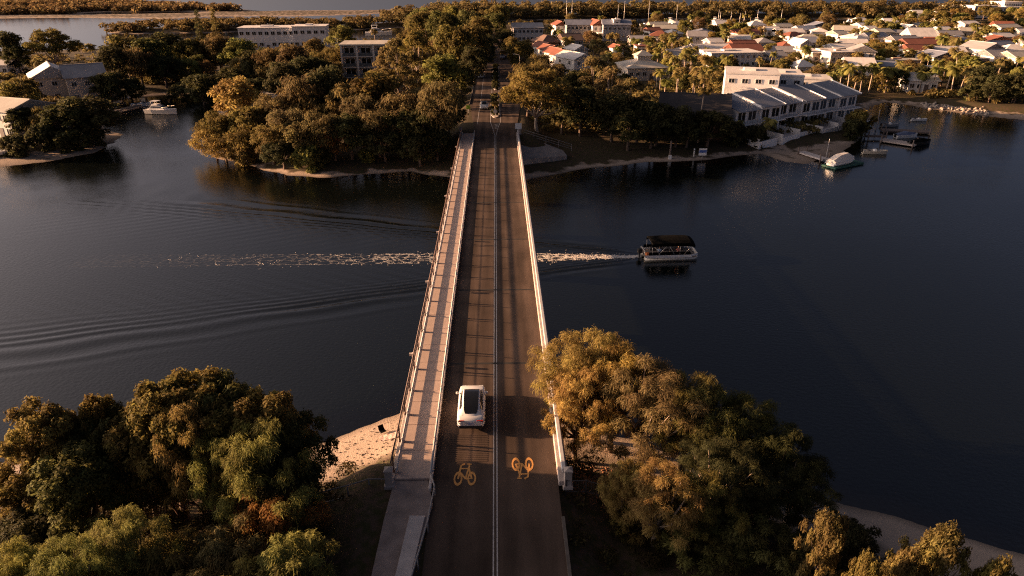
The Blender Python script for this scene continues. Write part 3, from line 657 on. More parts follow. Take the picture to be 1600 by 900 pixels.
def trunk_mesh(name, cen, H, seed, r0, fork=.32, nl=9, lean=0):
    rg = random.Random(seed); mb = MB(); f = Vector((rg.uniform(-.3,.3) + lean, rg.uniform(-.3,.3), H*fork))
    mb.tube([(0,0,-.6), (0,0,0), f*.5 + Vector((rg.uniform(-.12,.12), .1, 0)), f], [r0*1.35, r0*1.1, r0*.85, r0*.7], 8)
    top = sorted(cen, key=lambda c: -c[2])
    for c in [cen[i] for i in rg.sample(range(len(cen)), min(nl, len(cen)))] + top[:1]:
        c = Vector(c); s = f*rg.uniform(.75, .99); m_ = s.lerp(c, .5) + Vector((rg.uniform(-.2,.2), rg.uniform(-.2,.2), -.12*(c - s).length))
        mb.tube([s, m_, c], [r0*.5, r0*.30, r0*.10], 5, cap=False)
    return mb.mesh(name)

TREE = {}
def tree_kind(key, kind, Rr, H, n, size, mode='broad', seed=1, r0=None, fork=.32, bark=None, fill=.55, nl=9):
    cen, rad, flat = crown_layout(kind, Rr, H, seed)
    v, q, t = clusters_to_leaves(cen, rad, n, size, seed + 50, mode, flat, fill)
    cm = np_mesh('crown_' + key, v, q, t); cm.materials.append(LEAF)
    tm = trunk_mesh('trunk_' + key, cen, H, seed, r0 or .035*H, fork, nl); tm.materials.append(bark or BARK)
    TREE[key] = (cm, tm, Rr, H)
# near trees: leaf-sized faces
tree_kind('near_broad_a', 'fine', 3.4, 8.0, 300, (.22, .125), seed=3, fill=.6)
tree_kind('near_broad_b', 'fine', 3.0, 7.4, 260, (.22, .125), seed=11, fill=.6)
tree_kind('near_she_a', 'fine', 3.5, 8.4, 330, (.30, .040), 'needle', seed=21, fill=.45, nl=20, bark=BARK_PALE)
tree_kind('near_she_b', 'fine', 3.1, 7.6, 300, (.28, .040), 'needle', seed=29, fill=.45, nl=20)
tree_kind('near_bush', 'finebush', 2.2, 3.6, 190, (.20, .085), 'upright', seed=33)
tree_kind('near_fine_bush', 'finebush', 2.3, 3.8, 260, (.24, .045), 'needle', seed=37, fill=.4)
# trees across the river
tree_kind('mid_a', 'round', 4.6, 10, 130, (.62, .38), seed=41)
tree_kind('mid_b', 'round', 4.2, 9.5, 130, (.58, .36), seed=47)
tree_kind('mid_c', 'round', 4.9, 9.0, 150, (.70, .20), 'needle', seed=53, fill=.4)
tree_kind('mid_d', 'round', 4.4, 10.5, 140, (.66, .22), 'needle', seed=59, fill=.4)
tree_kind('mid_gum', 'gum', 4.4, 17, 190, (.60, .26), 'needle', seed=61, fork=.40, bark=BARK_PALE, nl=14, r0=.32)
tree_kind('mid_gum_b', 'gum', 4.8, 15, 190, (.60, .26), 'needle', seed=67, fork=.38, bark=BARK_PALE, nl=14, r0=.30)
tree_kind('mid_umbrella', 'umbrella', 7.2, 10.5, 230, (.60, .24), 'broad', seed=71, fork=.3, bark=BARK_PALE, nl=14, r0=.35)
tree_kind('mid_bush', 'bush', 2.8, 3.8, 150, (.50, .30), 'broad', seed=73)
tree_kind('mid_pine', 'column', 3.0, 20, 150, (.70, .22), 'broad', seed=79, fork=.7, r0=.3)

def twig_mesh(seed, H):
    rg = random.Random(seed); mb = MB()
    def grow(p, d, l, r, k):
        e = p + d*l + Vector((rg.uniform(-.1,.1), rg.uniform(-.1,.1), 0))*l; mb.tube([p, e], [r, r*.6], 3, cap=False)
        if k:
            for _ in range(3):
                nd = (d + Vector((rg.uniform(-.7,.7), rg.uniform(-.7,.7), rg.uniform(-.1,.5)))).normalized(); grow(p.lerp(e, rg.uniform(.6, 1)), nd, l*rg.uniform(.6,.8), r*.6, k-1)
    for _ in range(4): grow(Vector((rg.uniform(-.2,.2), rg.uniform(-.2,.2), -.2)), Vector((rg.uniform(-.6,.6), rg.uniform(-.6,.6), 1)).normalized(), H*.36, .045, 4)
    return mb.mesh('twigs')
TWIG = twig_mesh(4, 3.0); TWIG.materials.append(mat('dead_twigs', (.20, .13, .11), .9, .25, 6))

def palm_parts(key, H, lean, nf, seed, L=2.6):
    rg = random.Random(seed); top = Vector((lean, lean*.3, H)); mb = MB(); pts = []; 
    for i in range(8):
        t = i/7; pts.append((lean*t**1.8, lean*.3*t**1.8, H*t - (.4 if i == 0 else 0)))
    mb.tube(pts, [.20 - .09*i/7 for i in range(8)], 7); tm = mb.mesh('trunk_' + key); tm.materials.append(BARK_PALE)
    V, Q, T = [], [], []
    for f in range(nf):
        a = f*2.39996 + rg.uniform(-.2,.2); el = rg.uniform(-.35, 1.15); l = L*rg.uniform(.8,1.1); p = top.copy(); tt = rg.uniform(.25,.8)
        d = Vector((math.cos(a)*math.cos(el), math.sin(a)*math.cos(el), math.sin(el))); n = 11
        for i in range(n):
            q = p + d*(l/n); sdv = d.cross(Vector((0,0,1))).normalized(); ll = .62*math.sin(math.pi*(i + 1.2)/(n + 1.5)) + .08
            for s in (-1, 1):
                b = sdv*s*ll + Vector((0, 0, -ll*.55)) + d*ll*.35; k = len(V)
                V.extend([tuple(p), tuple(q), tuple(q + b*.98), tuple(p.lerp(q, .35) + b)]); Q.append((k, k+1, k+2, k+3)); T.extend([min(1, max(0, tt + rg.uniform(-.15,.15)))]*4)
            p = q; d = (d + Vector((0, 0, -.17))).normalized()
    cm = np_mesh('fronds_' + key, np.array(V), np.array(Q), np.array(T)); cm.materials.append(LEAF); TREE[key] = (cm, tm, L, H + .8)
palm_parts('palm_a', 7.0, .5, 22, 5); palm_parts('palm_b', 5.2, -.7, 20, 8, 2.4); palm_parts('palm_c', 8.8, 1.1, 22, 13); palm_parts('palm_thin', 10.5, .2, 14, 17, 1.7)

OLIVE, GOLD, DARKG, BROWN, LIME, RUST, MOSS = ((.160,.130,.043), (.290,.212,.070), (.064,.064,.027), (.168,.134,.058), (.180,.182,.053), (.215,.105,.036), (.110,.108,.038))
TOL, TLI, TBR = (.205,.168,.060), (.225,.215,.066), (.225,.160,.070)  # town palette: base leaf colours lightened to carry the stronger sunlight there
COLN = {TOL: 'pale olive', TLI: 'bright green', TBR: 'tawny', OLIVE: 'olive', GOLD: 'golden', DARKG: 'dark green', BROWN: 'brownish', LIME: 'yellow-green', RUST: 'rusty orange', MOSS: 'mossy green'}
PLANTS = []       # (object, colour word, kind word, region)
def plant(key, x, y, s=1.0, col=OLIVE, rz=None, name='tree', word='tree', label=None, cat='tree', group=None, sz=None, z=None):
    cm, tm, Rr, H = TREE[key]; zz = hz(x, y) if z is None else z
    o = empty(name, (x, y, zz - .05), rnd.uniform(0, 6.28) if rz is None else rz, label, cat, group, (s, s, s*(sz or 1)))
    obj('trunk', tm, None, o); c = obj('fronds' if 'palm' in key else 'crown', cm, None, o)
    k = rnd.uniform(.85, 1.18); c.color = (col[0]*k*rnd.uniform(.94,1.06), col[1]*k, col[2]*k*rnd.uniform(.9,1.1), 1)
    if label is None: PLANTS.append((o, COLN.get(col, 'green'), word))
    return o
def top_at(px, py, h, key, s=None, **kw):
    """tree of height h whose top shows at that pixel"""
    Rr, H = TREE[key][2:]; sc = h/H; p = G(px, py, 2.0 + h)
    for _ in range(3): p = G(px, py, hz(p.x, p.y) + h)
    if s is None: return plant(key, p.x, p.y, sc, **kw)
    return plant(key, p.x, p.y, s, sz=h/H/s, **kw)

# ---- near bank, left: dense mixed grove
grove = 'trees of the near grove beside the footpath'
for a in (
  (292,585,10.1,'near_broad_a',1.0,OLIVE,'tall broad-leaved tree at the top of the near grove'),
  (350,596,9.6,'near_broad_b',.95,MOSS,'dense broad-leaved tree just beside the tallest of the near grove'),
  (235,604,9.8,'near_broad_b',.95,OLIVE,'leafy crown leaning toward the wake ripples in the near grove'),
  (160,640,8.2,'near_broad_a',.7,DARKG,'dark leafy tree between the two tufted crowns on the grove edge'),
  (58,632,9.0,'near_broad_b',.85,OLIVE,'separate tufted tree at the water-side end of the near grove'),
  (140,622,8.8,'near_broad_b',.6,OLIVE,'small tufted crown second from the water-side end of the grove'),
  (285,622,9.4,'near_she_b',.75,GOLD,'golden-brown feathery crown amid the dark tops of the near grove'),
  (400,622,9.1,'near_broad_b',.95,OLIVE,'leafy tree on the grove edge facing the sand beach'),
  (432,655,8.0,'near_broad_a',.70,DARKG,'dark shaded tree of the grove nearest the sand beach'),
  (352,664,8.0,'near_she_a',.62,LIME,'light green feathery tree in the middle of the near grove'),
  (395,668,8.4,'near_she_b',.9,LIME,'large light green rounded crown near the beach side of the grove'),
  (425,715,6.6,'near_broad_b',.75,DARKG,'dark spreading tree between the light green crown and the footpath'),
  (30,725,6.0,'near_broad_a',None,OLIVE,'olive leafy tree cut by the frame edge below the tufted pair'),
  (105,712,7.0,'near_broad_b',None,MOSS,'mossy leafy tree below the two tufted crowns of the grove'),
  (40,800,4.0,'near_broad_b',.85,DARKG,'dark low tree above the light green corner shrub'),
  (200,655,8.0,'near_broad_a',.75,OLIVE,'leafy tree under the tallest crown of the near grove'),
  (185,806,6.6,'near_she_b',.6,LIME,'light green dome-shaped tree below the bare twiggy shrubs'),
  (92,858,6.2,'near_she_a',.62,LIME,'light green corner tree low in the near grove'),
  (12,858,6.0,'near_she_b',.6,LIME,'light green feathery tree at the corner of the frame'),
  (418,778,5.2,'near_fine_bush',1.1,RUST,'rusty orange shrub under the grove by the footpath'),
  (345,838,5.0,'near_fine_bush',1.1,BROWN,'brownish shrub below the bare twigs of the near grove'),
  (250,850,5.0,'near_fine_bush',1.0,OLIVE,'olive shrub beside the light green dome-shaped tree'),
  (445,850,5.0,'near_fine_bush',1.0,LIME,'green shrub below the rusty orange one near the footpath'),
  (385,885,4.8,'near_fine_bush',1.0,OLIVE,'olive shrub at the lower frame edge by the footpath'),
  (300,888,4.8,'near_fine_bush',1.0,BROWN,'brown shrub at the lower frame edge below the twigs'),
  (160,900,4.8,'near_fine_bush',1.0,OLIVE,'olive shrub at the lower frame edge below the dome-shaped tree')):
    sc = None if a[4] is None else a[4]
    top_at(a[0], a[1], a[2], a[3], sc, col=a[5], label=a[6], name='shrub' if 'shrub' in a[6] else 'broadleaf_tree' if 'broad' in a[3] else 'casuarina_tree', cat='shrub' if 'shrub' in a[6] else 'tree', group=grove)
for i, (px, py, s, t) in enumerate(((285,790,2.3,'bare twiggy shrub in the open middle of the near grove'), (325,775,2.5,'tallest bare pinkish shrub in the middle of the near grove'), (245,770,1.9,'small leafless shrub left of the twiggy pair in the grove'), (365,795,2.0,'leafless shrub between the bare twigs and the rusty shrub'))):
    p = G(px, py, 2.6); o = obj('bare_shrub', TWIG, None, None, (p.x, p.y, hz(p.x, p.y)), i*1.7, (s, s, s)); tag(o, t, 'shrub', 'leafless shrubs')
# ---- near bank, right: golden she-oaks leaning over the bridge
oaks = 'she-oaks on the near bank beside the bridge'
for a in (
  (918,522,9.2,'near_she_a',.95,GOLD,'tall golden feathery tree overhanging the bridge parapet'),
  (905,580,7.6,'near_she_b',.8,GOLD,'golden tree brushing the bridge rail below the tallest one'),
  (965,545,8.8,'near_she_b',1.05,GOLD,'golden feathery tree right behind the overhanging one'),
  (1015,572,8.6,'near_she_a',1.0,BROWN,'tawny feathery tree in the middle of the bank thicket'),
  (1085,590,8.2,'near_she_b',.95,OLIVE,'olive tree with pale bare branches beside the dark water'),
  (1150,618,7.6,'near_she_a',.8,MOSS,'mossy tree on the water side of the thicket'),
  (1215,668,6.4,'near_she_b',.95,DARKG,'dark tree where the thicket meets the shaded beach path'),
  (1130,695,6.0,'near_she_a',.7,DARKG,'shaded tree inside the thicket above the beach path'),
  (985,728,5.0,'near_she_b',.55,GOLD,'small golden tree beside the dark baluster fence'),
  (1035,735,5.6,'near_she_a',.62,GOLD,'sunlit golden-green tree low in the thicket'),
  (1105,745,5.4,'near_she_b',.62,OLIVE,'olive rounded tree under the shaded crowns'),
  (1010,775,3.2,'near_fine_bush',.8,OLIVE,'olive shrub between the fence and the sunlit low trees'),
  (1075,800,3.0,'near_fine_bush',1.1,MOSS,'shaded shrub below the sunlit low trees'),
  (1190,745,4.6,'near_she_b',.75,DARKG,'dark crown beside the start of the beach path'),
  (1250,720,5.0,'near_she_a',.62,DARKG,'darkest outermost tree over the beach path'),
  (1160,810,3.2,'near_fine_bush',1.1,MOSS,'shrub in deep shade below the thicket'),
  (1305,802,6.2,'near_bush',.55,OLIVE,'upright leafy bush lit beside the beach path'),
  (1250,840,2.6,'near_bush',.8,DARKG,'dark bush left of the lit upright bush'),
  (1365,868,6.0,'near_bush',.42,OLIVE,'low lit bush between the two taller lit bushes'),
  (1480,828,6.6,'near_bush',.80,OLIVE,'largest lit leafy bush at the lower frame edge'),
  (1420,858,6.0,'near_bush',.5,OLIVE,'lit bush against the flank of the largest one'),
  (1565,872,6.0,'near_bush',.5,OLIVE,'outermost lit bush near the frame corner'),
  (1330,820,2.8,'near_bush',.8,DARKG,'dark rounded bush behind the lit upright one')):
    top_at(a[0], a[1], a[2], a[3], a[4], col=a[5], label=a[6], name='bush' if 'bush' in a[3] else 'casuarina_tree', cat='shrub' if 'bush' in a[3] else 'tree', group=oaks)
# ---------------------------------------------------------------- buildings
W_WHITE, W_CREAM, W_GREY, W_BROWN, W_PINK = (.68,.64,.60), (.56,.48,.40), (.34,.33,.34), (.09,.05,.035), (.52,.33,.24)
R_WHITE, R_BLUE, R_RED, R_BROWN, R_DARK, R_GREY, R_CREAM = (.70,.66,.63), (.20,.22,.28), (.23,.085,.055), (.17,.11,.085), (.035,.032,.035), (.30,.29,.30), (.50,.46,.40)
W_HOTEL, W_BLOCK = (.80,.77,.75), (.68,.60,.53)
def wallm(c): return mat('render_%d_%d_%d' % tuple(int(v*100) for v in c), c, .85, .08, .7, .1)
def roofm(c):
    key = 'roof_%d_%d_%d' % tuple(int(v*1000) for v in c)
    return mat(key, c, .6, .16, .8, .5, stretch=(1, .15, 1), bscale=6)
FRAME_W = mat('white_window_frame', (.62,.60,.58), .5, .05, 2)
_wf = MB()
for b in ((-.5,-.42,-.5,.5), (.42,.5,-.5,.5), (-.42,.42,-.5,-.43), (-.42,.42,.43,.5), (-.03,.03,-.43,.43)): _wf.box(b[0], b[1], -.06, .02, b[2], b[3])
WIN_ME = _wf.mesh('window'); WIN_ME.materials.append(FRAME_W)
PANE_ME = MB().box(-.42, .42, -.03, .01, -.43, .43).mesh('pane'); PANE_ME.materials.append(PANE)
def window(par, x, y, z, w, h, face):
    """a framed window whose pane is set back; face is the wall's outward angle (0 = towards -y)"""
    o = obj('window', WIN_ME, None, par, (x, y, z), face, (w, 1, h)); obj('pane', PANE_ME, None, o); return o
def door(par, x, y, z, w, h, face, m=None):
    return obj('door', MB().box(-w/2, w/2, -.05, .02, 0, h).mesh('door'), m or mat('door_paint', (.12,.09,.08), .6, .1, 3), par, (x, y, z), face)

def roof_rings(kind, w, d, h, rise, ov):
    X, Y = w/2 + ov, d/2 + ov
    if kind == 'gx':    # ridge along x
        return [(-X,-Y,h), (X,-Y,h), (X,Y,h), (-X,Y,h), (-X,0,h+rise), (X,0,h+rise)], [(0,1,5,4), (2,3,4,5), (0,4,3), (1,2,5)]
    if kind == 'gy':
        return [(-X,-Y,h), (X,-Y,h), (X,Y,h), (-X,Y,h), (0,-Y,h+rise), (0,Y,h+rise)], [(0,4,5,3), (4,1,2,5), (0,1,4), (2,3,5)]
    if kind == 'hip':
        k = min(X, Y)*.92; rx, ry = max(X - k, .05), max(Y - k, .05)
        return [(-X,-Y,h), (X,-Y,h), (X,Y,h), (-X,Y,h), (-rx,-ry,h+rise), (rx,-ry,h+rise), (rx,ry,h+rise), (-rx,ry,h+rise)], [(0,1,5,4), (1,2,6,5), (2,3,7,6), (3,0,4,7), (4,5,6,7)]
    if kind == 'sk':    # one slope, low at the front
        return [(-X,-Y,h), (X,-Y,h), (X,Y,h+rise), (-X,Y,h+rise)], [(0,1,2,3)]
def slab(vs, fs, t):
    """roof faces given thickness t by a closed underside"""
    n = len(vs); mb = MB(); v2 = [(x, y, z + t) for x, y, z in vs] + list(vs); ff = [tuple(f) for f in fs] + [tuple(i + n for i in reversed(f)) for f in fs]
    ed = {}
    for f in fs:
        for a, b in zip(f, f[1:] + f[:1]): ed[(a, b)] = 1
    for a, b in list(ed):
        if (b, a) not in ed: ff.append((a, a + n, b + n, b))
    return mb.add(v2, ff)
BUILD = []        # (x, y, half diagonal, short description)
def house(label, short, x0, x1, yt, h=3.0, d=9.0, yaw=0, roof='gx', wall=W_WHITE, rc=R_WHITE, rise=1.5, rows=1, cols=3, name='house', cat='house', group=None, w=None, ov=.5, side=2, pt=None, wins=(1.3, 1.2)):
    tot = h + (rise if roof != 'flat' else .35)
    if pt is None:
        p = G((x0 + x1)/2, yt, 1.7 + tot); w = w or (x1 - x0)/PPM(p)
    else: p = Vector((pt[0], pt[1], 0))
    zg = max(hz(p.x, p.y), .9)
    o = empty(name, (p.x, p.y, zg), R(yaw), label, cat, group); W = wallm(wall); X, Y = w/2, d/2
    mb = MB()
    if roof in ('flat', 'hip'): mb.box(-X, X, -Y, Y, -.6, h)
    elif roof == 'gx':
        mb.loft([[(s*X,-Y,-.6), (s*X,Y,-.6), (s*X,Y,h), (s*X,0,h+rise*Y/(Y+ov)-.02), (s*X,-Y,h)] for s in (-1, 1)])
    elif roof == 'gy':
        mb.loft([[(X,s*Y,-.6), (-X,s*Y,-.6), (-X,s*Y,h), (0,s*Y,h+rise*X/(X+ov)-.02), (X,s*Y,h)] for s in (1, -1)][::-1])
    else: mb.loft([[(s*X,-Y,-.6), (s*X,Y,-.6), (s*X,Y,h+rise), (s*X,-Y,h)] for s in (-1, 1)])
    mb.build('wall', W, o)
    if roof == 'flat':
        rf = MB().box(-X-ov*.6, X+ov*.6, -Y-ov*.6, Y+ov*.6, h+.002, h+.28).build('roof', roofm(rc), o)
        MB().box(-X*.3, X*.15, -Y*.2, Y*.3, h+.282, h+.75).build('roof_plant', W, rf)
    else:
        vs_, fs_ = roof_rings(roof, w, d, h + .02, rise, ov); rf = slab(vs_, fs_, .16).build('roof', roofm(rc), o)
        if roof in ('gx',): MB().box(-X-ov, X+ov, -.13, .13, h+rise+.12, h+rise+.25).build('ridge_cap', roofm(rc), rf)
        if roof in ('gy',): MB().box(-.13, .13, -Y-ov, Y+ov, h+rise+.12, h+rise+.25).build('ridge_cap', roofm(rc), rf)
    fh = h/rows
    for r in range(rows):
        for c in range(cols):
            xx = -X + w*(c + .5)/cols
            if r == 0 and c == cols//2 and cols > 1: door(o, xx, -Y - .012, 0, 1.1, 2.1, 0); continue
            window(o, xx, -Y - .012, fh*r + fh*.55, min(wins[0], w/cols*.7), min(wins[1], fh*.55), 0)
        for c in range(side):
            window(o, -X - .012, -Y + d*(c + .5)/side, fh*r + fh*.55, 1.2, min(1.1, fh*.5), R(-90))
    BUILD.append((p.x, p.y, math.hypot(X, Y), short)); return o

TOWN = 'houses of the riverside town'
H = house
H('long white apartment block with pale roof beside the road trees', 'long white apartment block', 800, 846, 36, 6.0, 12, 4, 'gx', W_WHITE, R_GREY, 1.8, 2, 7, group=TOWN)
H('small bright white gabled house behind the brown roofs', 'small bright gabled house', 865, 884, 33, 5.0, 9, 10, 'gy', W_WHITE, R_RED, 1.8, 2, 2, group=TOWN)
H('long blue-grey roofed block between two white gables', 'long blue-grey roofed block', 884, 922, 31, 6.0, 12, 0, 'gx', W_GREY, R_BLUE, 2.0, 2, 6, group=TOWN)
H('bright white gable facing the low sun near the marina', 'bright marina gable', 921, 941, 31, 6.0, 12, 8, 'gy', W_WHITE, R_RED, 2.2, 2, 2, group=TOWN)
H('grey apartment block with white corner tower by the marina', 'grey tower block', 942, 984, 31, 7.0, 12, -4, 'gx', W_GREY, R_BLUE, 1.8, 2, 6, group=TOWN)
H('tall white stair tower on the grey marina block', 'white stair tower', 958, 968, 29.5, 9.0, 5, 0, 'flat', W_WHITE, R_WHITE, 0, 3, 1, name='stair_tower', cat='tower', group=TOWN, side=1)
H('brown hip-roofed house nearest the road trees', 'brown hip-roofed house', 838, 868, 55, 3.2, 11, 20, 'hip', W_BROWN, R_BROWN, 2.4, 1, 3, group=TOWN)
H('brown gabled house with grey walls behind the red terraces', 'brown gabled grey-walled house', 876, 906, 53, 4.2, 11, 12, 'gx', W_GREY, R_BROWN, 2.2, 2, 3, group=TOWN)
for k, (xa, xb, yt) in enumerate(((840,858,66), (848,868,70.5), (857,879,75), (868,892,79), (880,914,82))):
    H(('smallest red-edged white terrace at the back of the stepped row', 'second red-edged white terrace from the back of the row', 'middle red-edged white terrace of the stepped row', 'fourth red-edged white terrace of the stepped row', 'largest front terrace of the stepped row with wide white roof')[k],
      'stepped red terraces', xa, xb, yt, 4.8, 11 if k == 4 else 7, 28, 'gy', W_WHITE, (R_RED if k < 4 else R_WHITE), 1.6, 2, 2, group='terraces with red roof edges')
    # red tiled verge along each terrace
H('white gabled cottage just behind the front red-edged terrace', 'white gabled cottage', 889, 912, 70, 3.6, 8, 22, 'gy', W_WHITE, R_WHITE, 1.6, 1, 2, group=TOWN)
H('small white house with red roof beside tall dark hedge trees', 'small white red-roofed house', 957, 970, 70, 3.4, 6, 15, 'gy', W_WHITE, R_RED, 1.2, 1, 1, group=TOWN)
H('narrow white two-storey house with red parapet between palms', 'narrow white two-storey house', 993, 1008, 70, 5.6, 6, 0, 'flat', W_WHITE, R_RED, 0, 2, 2, group=TOWN)
L1 = H('large cream hip-roofed house with raised roof lantern', 'cream hip-roofed house', 972, 1036, 92, 3.6, 13, 6, 'hip', W_CREAM, R_CREAM, 2.0, 1, 6, group=TOWN)
L2 = MB(); vs_, fs_ = roof_rings('hip', 4.5, 4.0, 6.6, 1.3, .4); slab(vs_, fs_, .12).build('lantern_roof', roofm(R_CREAM), L1); MB().box(-2.1, 2.1, -1.9, 1.9, 4.9, 6.598).build('lantern_wall', wallm(W_CREAM), L1)
H('low flat white roof with orange edge amid the palms', 'low flat roof', 934, 962, 51, 3.0, 6, 0, 'flat', W_CREAM, R_WHITE, 0, 1, 3, group=TOWN)
H('long low pale roof beyond the palm thicket', 'long low pale roof', 984, 1014, 56, 3.0, 8, 0, 'gx', W_CREAM, R_GREY, 1.0, 1, 4, group=TOWN)
H('blue-grey gabled house beside white sheds among palms', 'blue-grey gabled house', 1076, 1103, 49, 4.6, 9, -10, 'gx', W_GREY, R_GREY, 1.8, 2, 3, group=TOWN)
H('pale low house with a long tin roof left of the red-roofed one', 'pale low tin-roofed house', 1080, 1140, 69, 3.0, 10, 4, 'gx', W_CREAM, R_WHITE, 1.2, 1, 5, group=TOWN)
H('red tiled house right behind the long flat white villa', 'red tiled house', 1140, 1186, 69, 3.4, 10, 4, 'gx', W_CREAM, R_RED, 2.0, 1, 4, group=TOWN)
H('long flat-roofed white villa with a row of windows', 'long flat-roofed white villa', 1100, 1182, 79, 4.6, 12, 6, 'flat', W_WHITE, R_WHITE, 0, 2, 9, group=TOWN, name='villa', wins=(1.0, 1.0))
# the big white three-storey building above the townhouses
wp = G(1215, 122, 10.5)
def wing(lab, short, x, y, w, d, h, rows, cols, yaw=-16, side=3):
    return H(lab, short, 0, 0, 0, h, d, yaw, 'flat', W_HOTEL, R_WHITE, 0, rows, cols, group='wings of the white waterside building', name='apartment_building', cat='building', pt=(x, y), w=w, ov=.15, side=side, wins=(1.4, 1.0))
q = G(1175, 106, 12.0); wing('three-storey white building wing with sunlit end wall', 'white three-storey building', q.x, q.y, 11.5, 11, 9.6, 3, 4)
q = G(1222, 112, 10.0); wing('middle wing of the white building with roof terrace', 'middle white wing', q.x, q.y, 9.0, 12, 8.2, 3, 3)
q = G(1262, 118, 7.0); wing('low long flat wing of the white building behind the townhouses', 'low white wing', q.x, q.y, 11.0, 9, 5.2, 2, 4, side=1)
# dark house in the trees' shade
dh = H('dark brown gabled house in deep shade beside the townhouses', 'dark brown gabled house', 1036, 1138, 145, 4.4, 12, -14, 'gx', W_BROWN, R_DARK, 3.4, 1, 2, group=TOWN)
H('white tin roof among palms behind the pavilion', 'white tin roof', 1212, 1252, 45, 3.0, 9, 0, 'gx', W_WHITE, R_WHITE, 1.4, 1, 4, group=TOWN)
H('white gabled house beside a dark round tree above the flat cream villa', 'gabled white house', 1241, 1261, 61, 4.4, 8, 12, 'gy', W_WHITE, R_WHITE, 1.8, 2, 2, group=TOWN)
H('cream flat-roofed villa with stepped white eaves', 'cream flat-roofed villa', 1256, 1318, 78, 4.2, 11, 8, 'flat', W_CREAM, R_WHITE, 0, 1, 6, group=TOWN, ov=1.6, name='villa')
H('small flat upper storey set back on the cream villa', 'upper villa storey', 1290, 1330, 79, 5.0, 6, 8, 'flat', W_CREAM, R_WHITE, 0, 1, 4, group=TOWN, ov=1.0)
H('white house with long eaves behind the cream flat-roofed villa', 'white long-eaved house', 1296, 1332, 69, 3.4, 8, 4, 'gx', W_WHITE, R_WHITE, 1.2, 1, 4, group=TOWN)
H('white house with dark gabled roof beside the long-eaved one', 'dark-gabled white house', 1330, 1366, 70, 4.2, 9, -20, 'gy', W_WHITE, R_GREY, 2.0, 2, 3, group=TOWN)
pv = H('white hip-roofed garden pavilion on posts above the white building', 'white garden pavilion', 1238, 1268, 94, 3.0, 6, 10, 'hip', W_WHITE, R_WHITE, 1.8, 1, 2, group=TOWN, name='pavilion', cat='pavilion')
H('broad white roof near the shore palms', 'broad white roof', 1322, 1362, 91, 3.2, 11, -14, 'gx', W_WHITE, R_WHITE, 1.8, 1, 3, group=TOWN)
H('blue-grey low roof joined to the broad white roof near the palms', 'blue-grey low roof', 1356, 1396, 96, 2.8, 9, -14, 'gx', W_WHITE, R_BLUE, 1.0, 1, 3, group=TOWN)
H('red-tiled long house above the white-roofed cottage', 'red-tiled long house', 1410, 1462, 61, 3.4, 9, 3, 'gx', W_WHITE, R_RED, 1.7, 1, 5, group=TOWN)
H('smaller red-tiled wing in front of the long red house', 'smaller red-tiled wing', 1414, 1440, 70, 3.2, 7, 3, 'gx', W_WHITE, R_RED, 1.5, 1, 2, group=TOWN)
H('large white steep-roofed hall behind the red-tiled house', 'steep-roofed hall', 1420, 1456, 44, 3.6, 11, -6, 'gx', W_WHITE, R_WHITE, 3.2, 1, 4, group=TOWN)
H('long pale low roof left of the steep-roofed hall', 'long roof by the hall', 1390, 1424, 47, 3.0, 8, 0, 'gx', W_CREAM, R_GREY, 1.0, 1, 4, group=TOWN)
H('white sheet-roofed cottage with veranda right of the red-tiled house', 'white sheet-roofed cottage', 1457, 1503, 73, 3.0, 9, -5, 'gx', W_WHITE, R_WHITE, 2.0, 1, 4, group=TOWN)
H('white gabled house with tall sunlit end wall on the right', 'tall-gabled white house', 1516, 1556, 66, 4.4, 10, 16, 'gy', W_WHITE, R_GREY, 2.2, 2, 3, group=TOWN)
H('grey-roofed white bungalow near the frame edge', 'grey-roofed white bungalow', 1538, 1576, 78, 3.2, 9, 8, 'gx', W_WHITE, R_GREY, 1.8, 1, 4, group=TOWN)
H('white bungalow cut by the frame edge above brown ground', 'edge bungalow', 1572, 1625, 80, 3.2, 9, 8, 'gx', W_WHITE, R_CREAM, 1.8, 1, 5, group=TOWN)
H('small white flat-roofed outhouse with orange wall', 'small flat-roofed outhouse', 1507, 1536, 89, 2.8, 6, 5, 'flat', W_PINK, R_WHITE, 0, 1, 2, group=TOWN)
H('white-roofed shore house behind the leaning palms', 'white-roofed shore house', 1417, 1458, 113, 3.0, 9, -12, 'gx', W_WHITE, R_WHITE, 1.5, 1, 4, group=TOWN)
H('small cream shed beside the dark round tree near the shore palms', 'small cream shed', 1452, 1471, 105, 2.6, 5, 0, 'sk', W_CREAM, R_WHITE, .6, 1, 1, group=TOWN, name='shed', cat='shed')
H('blue-roofed low house near the frame edge shore', 'blue-roofed low house', 1562, 1590, 122, 2.8, 7, 0, 'gx', W_WHITE, R_BLUE, 1.1, 1, 3, group=TOWN)
H('brown slatted pergola shed between the villa and the red house', 'brown slatted pergola', 1372, 1434, 92, 2.6, 5, 0, 'flat', W_PINK, R_CREAM, 0, 1, 6, group=TOWN, name='pergola', cat='pergola')
far_h = 'small far houses among the trees'
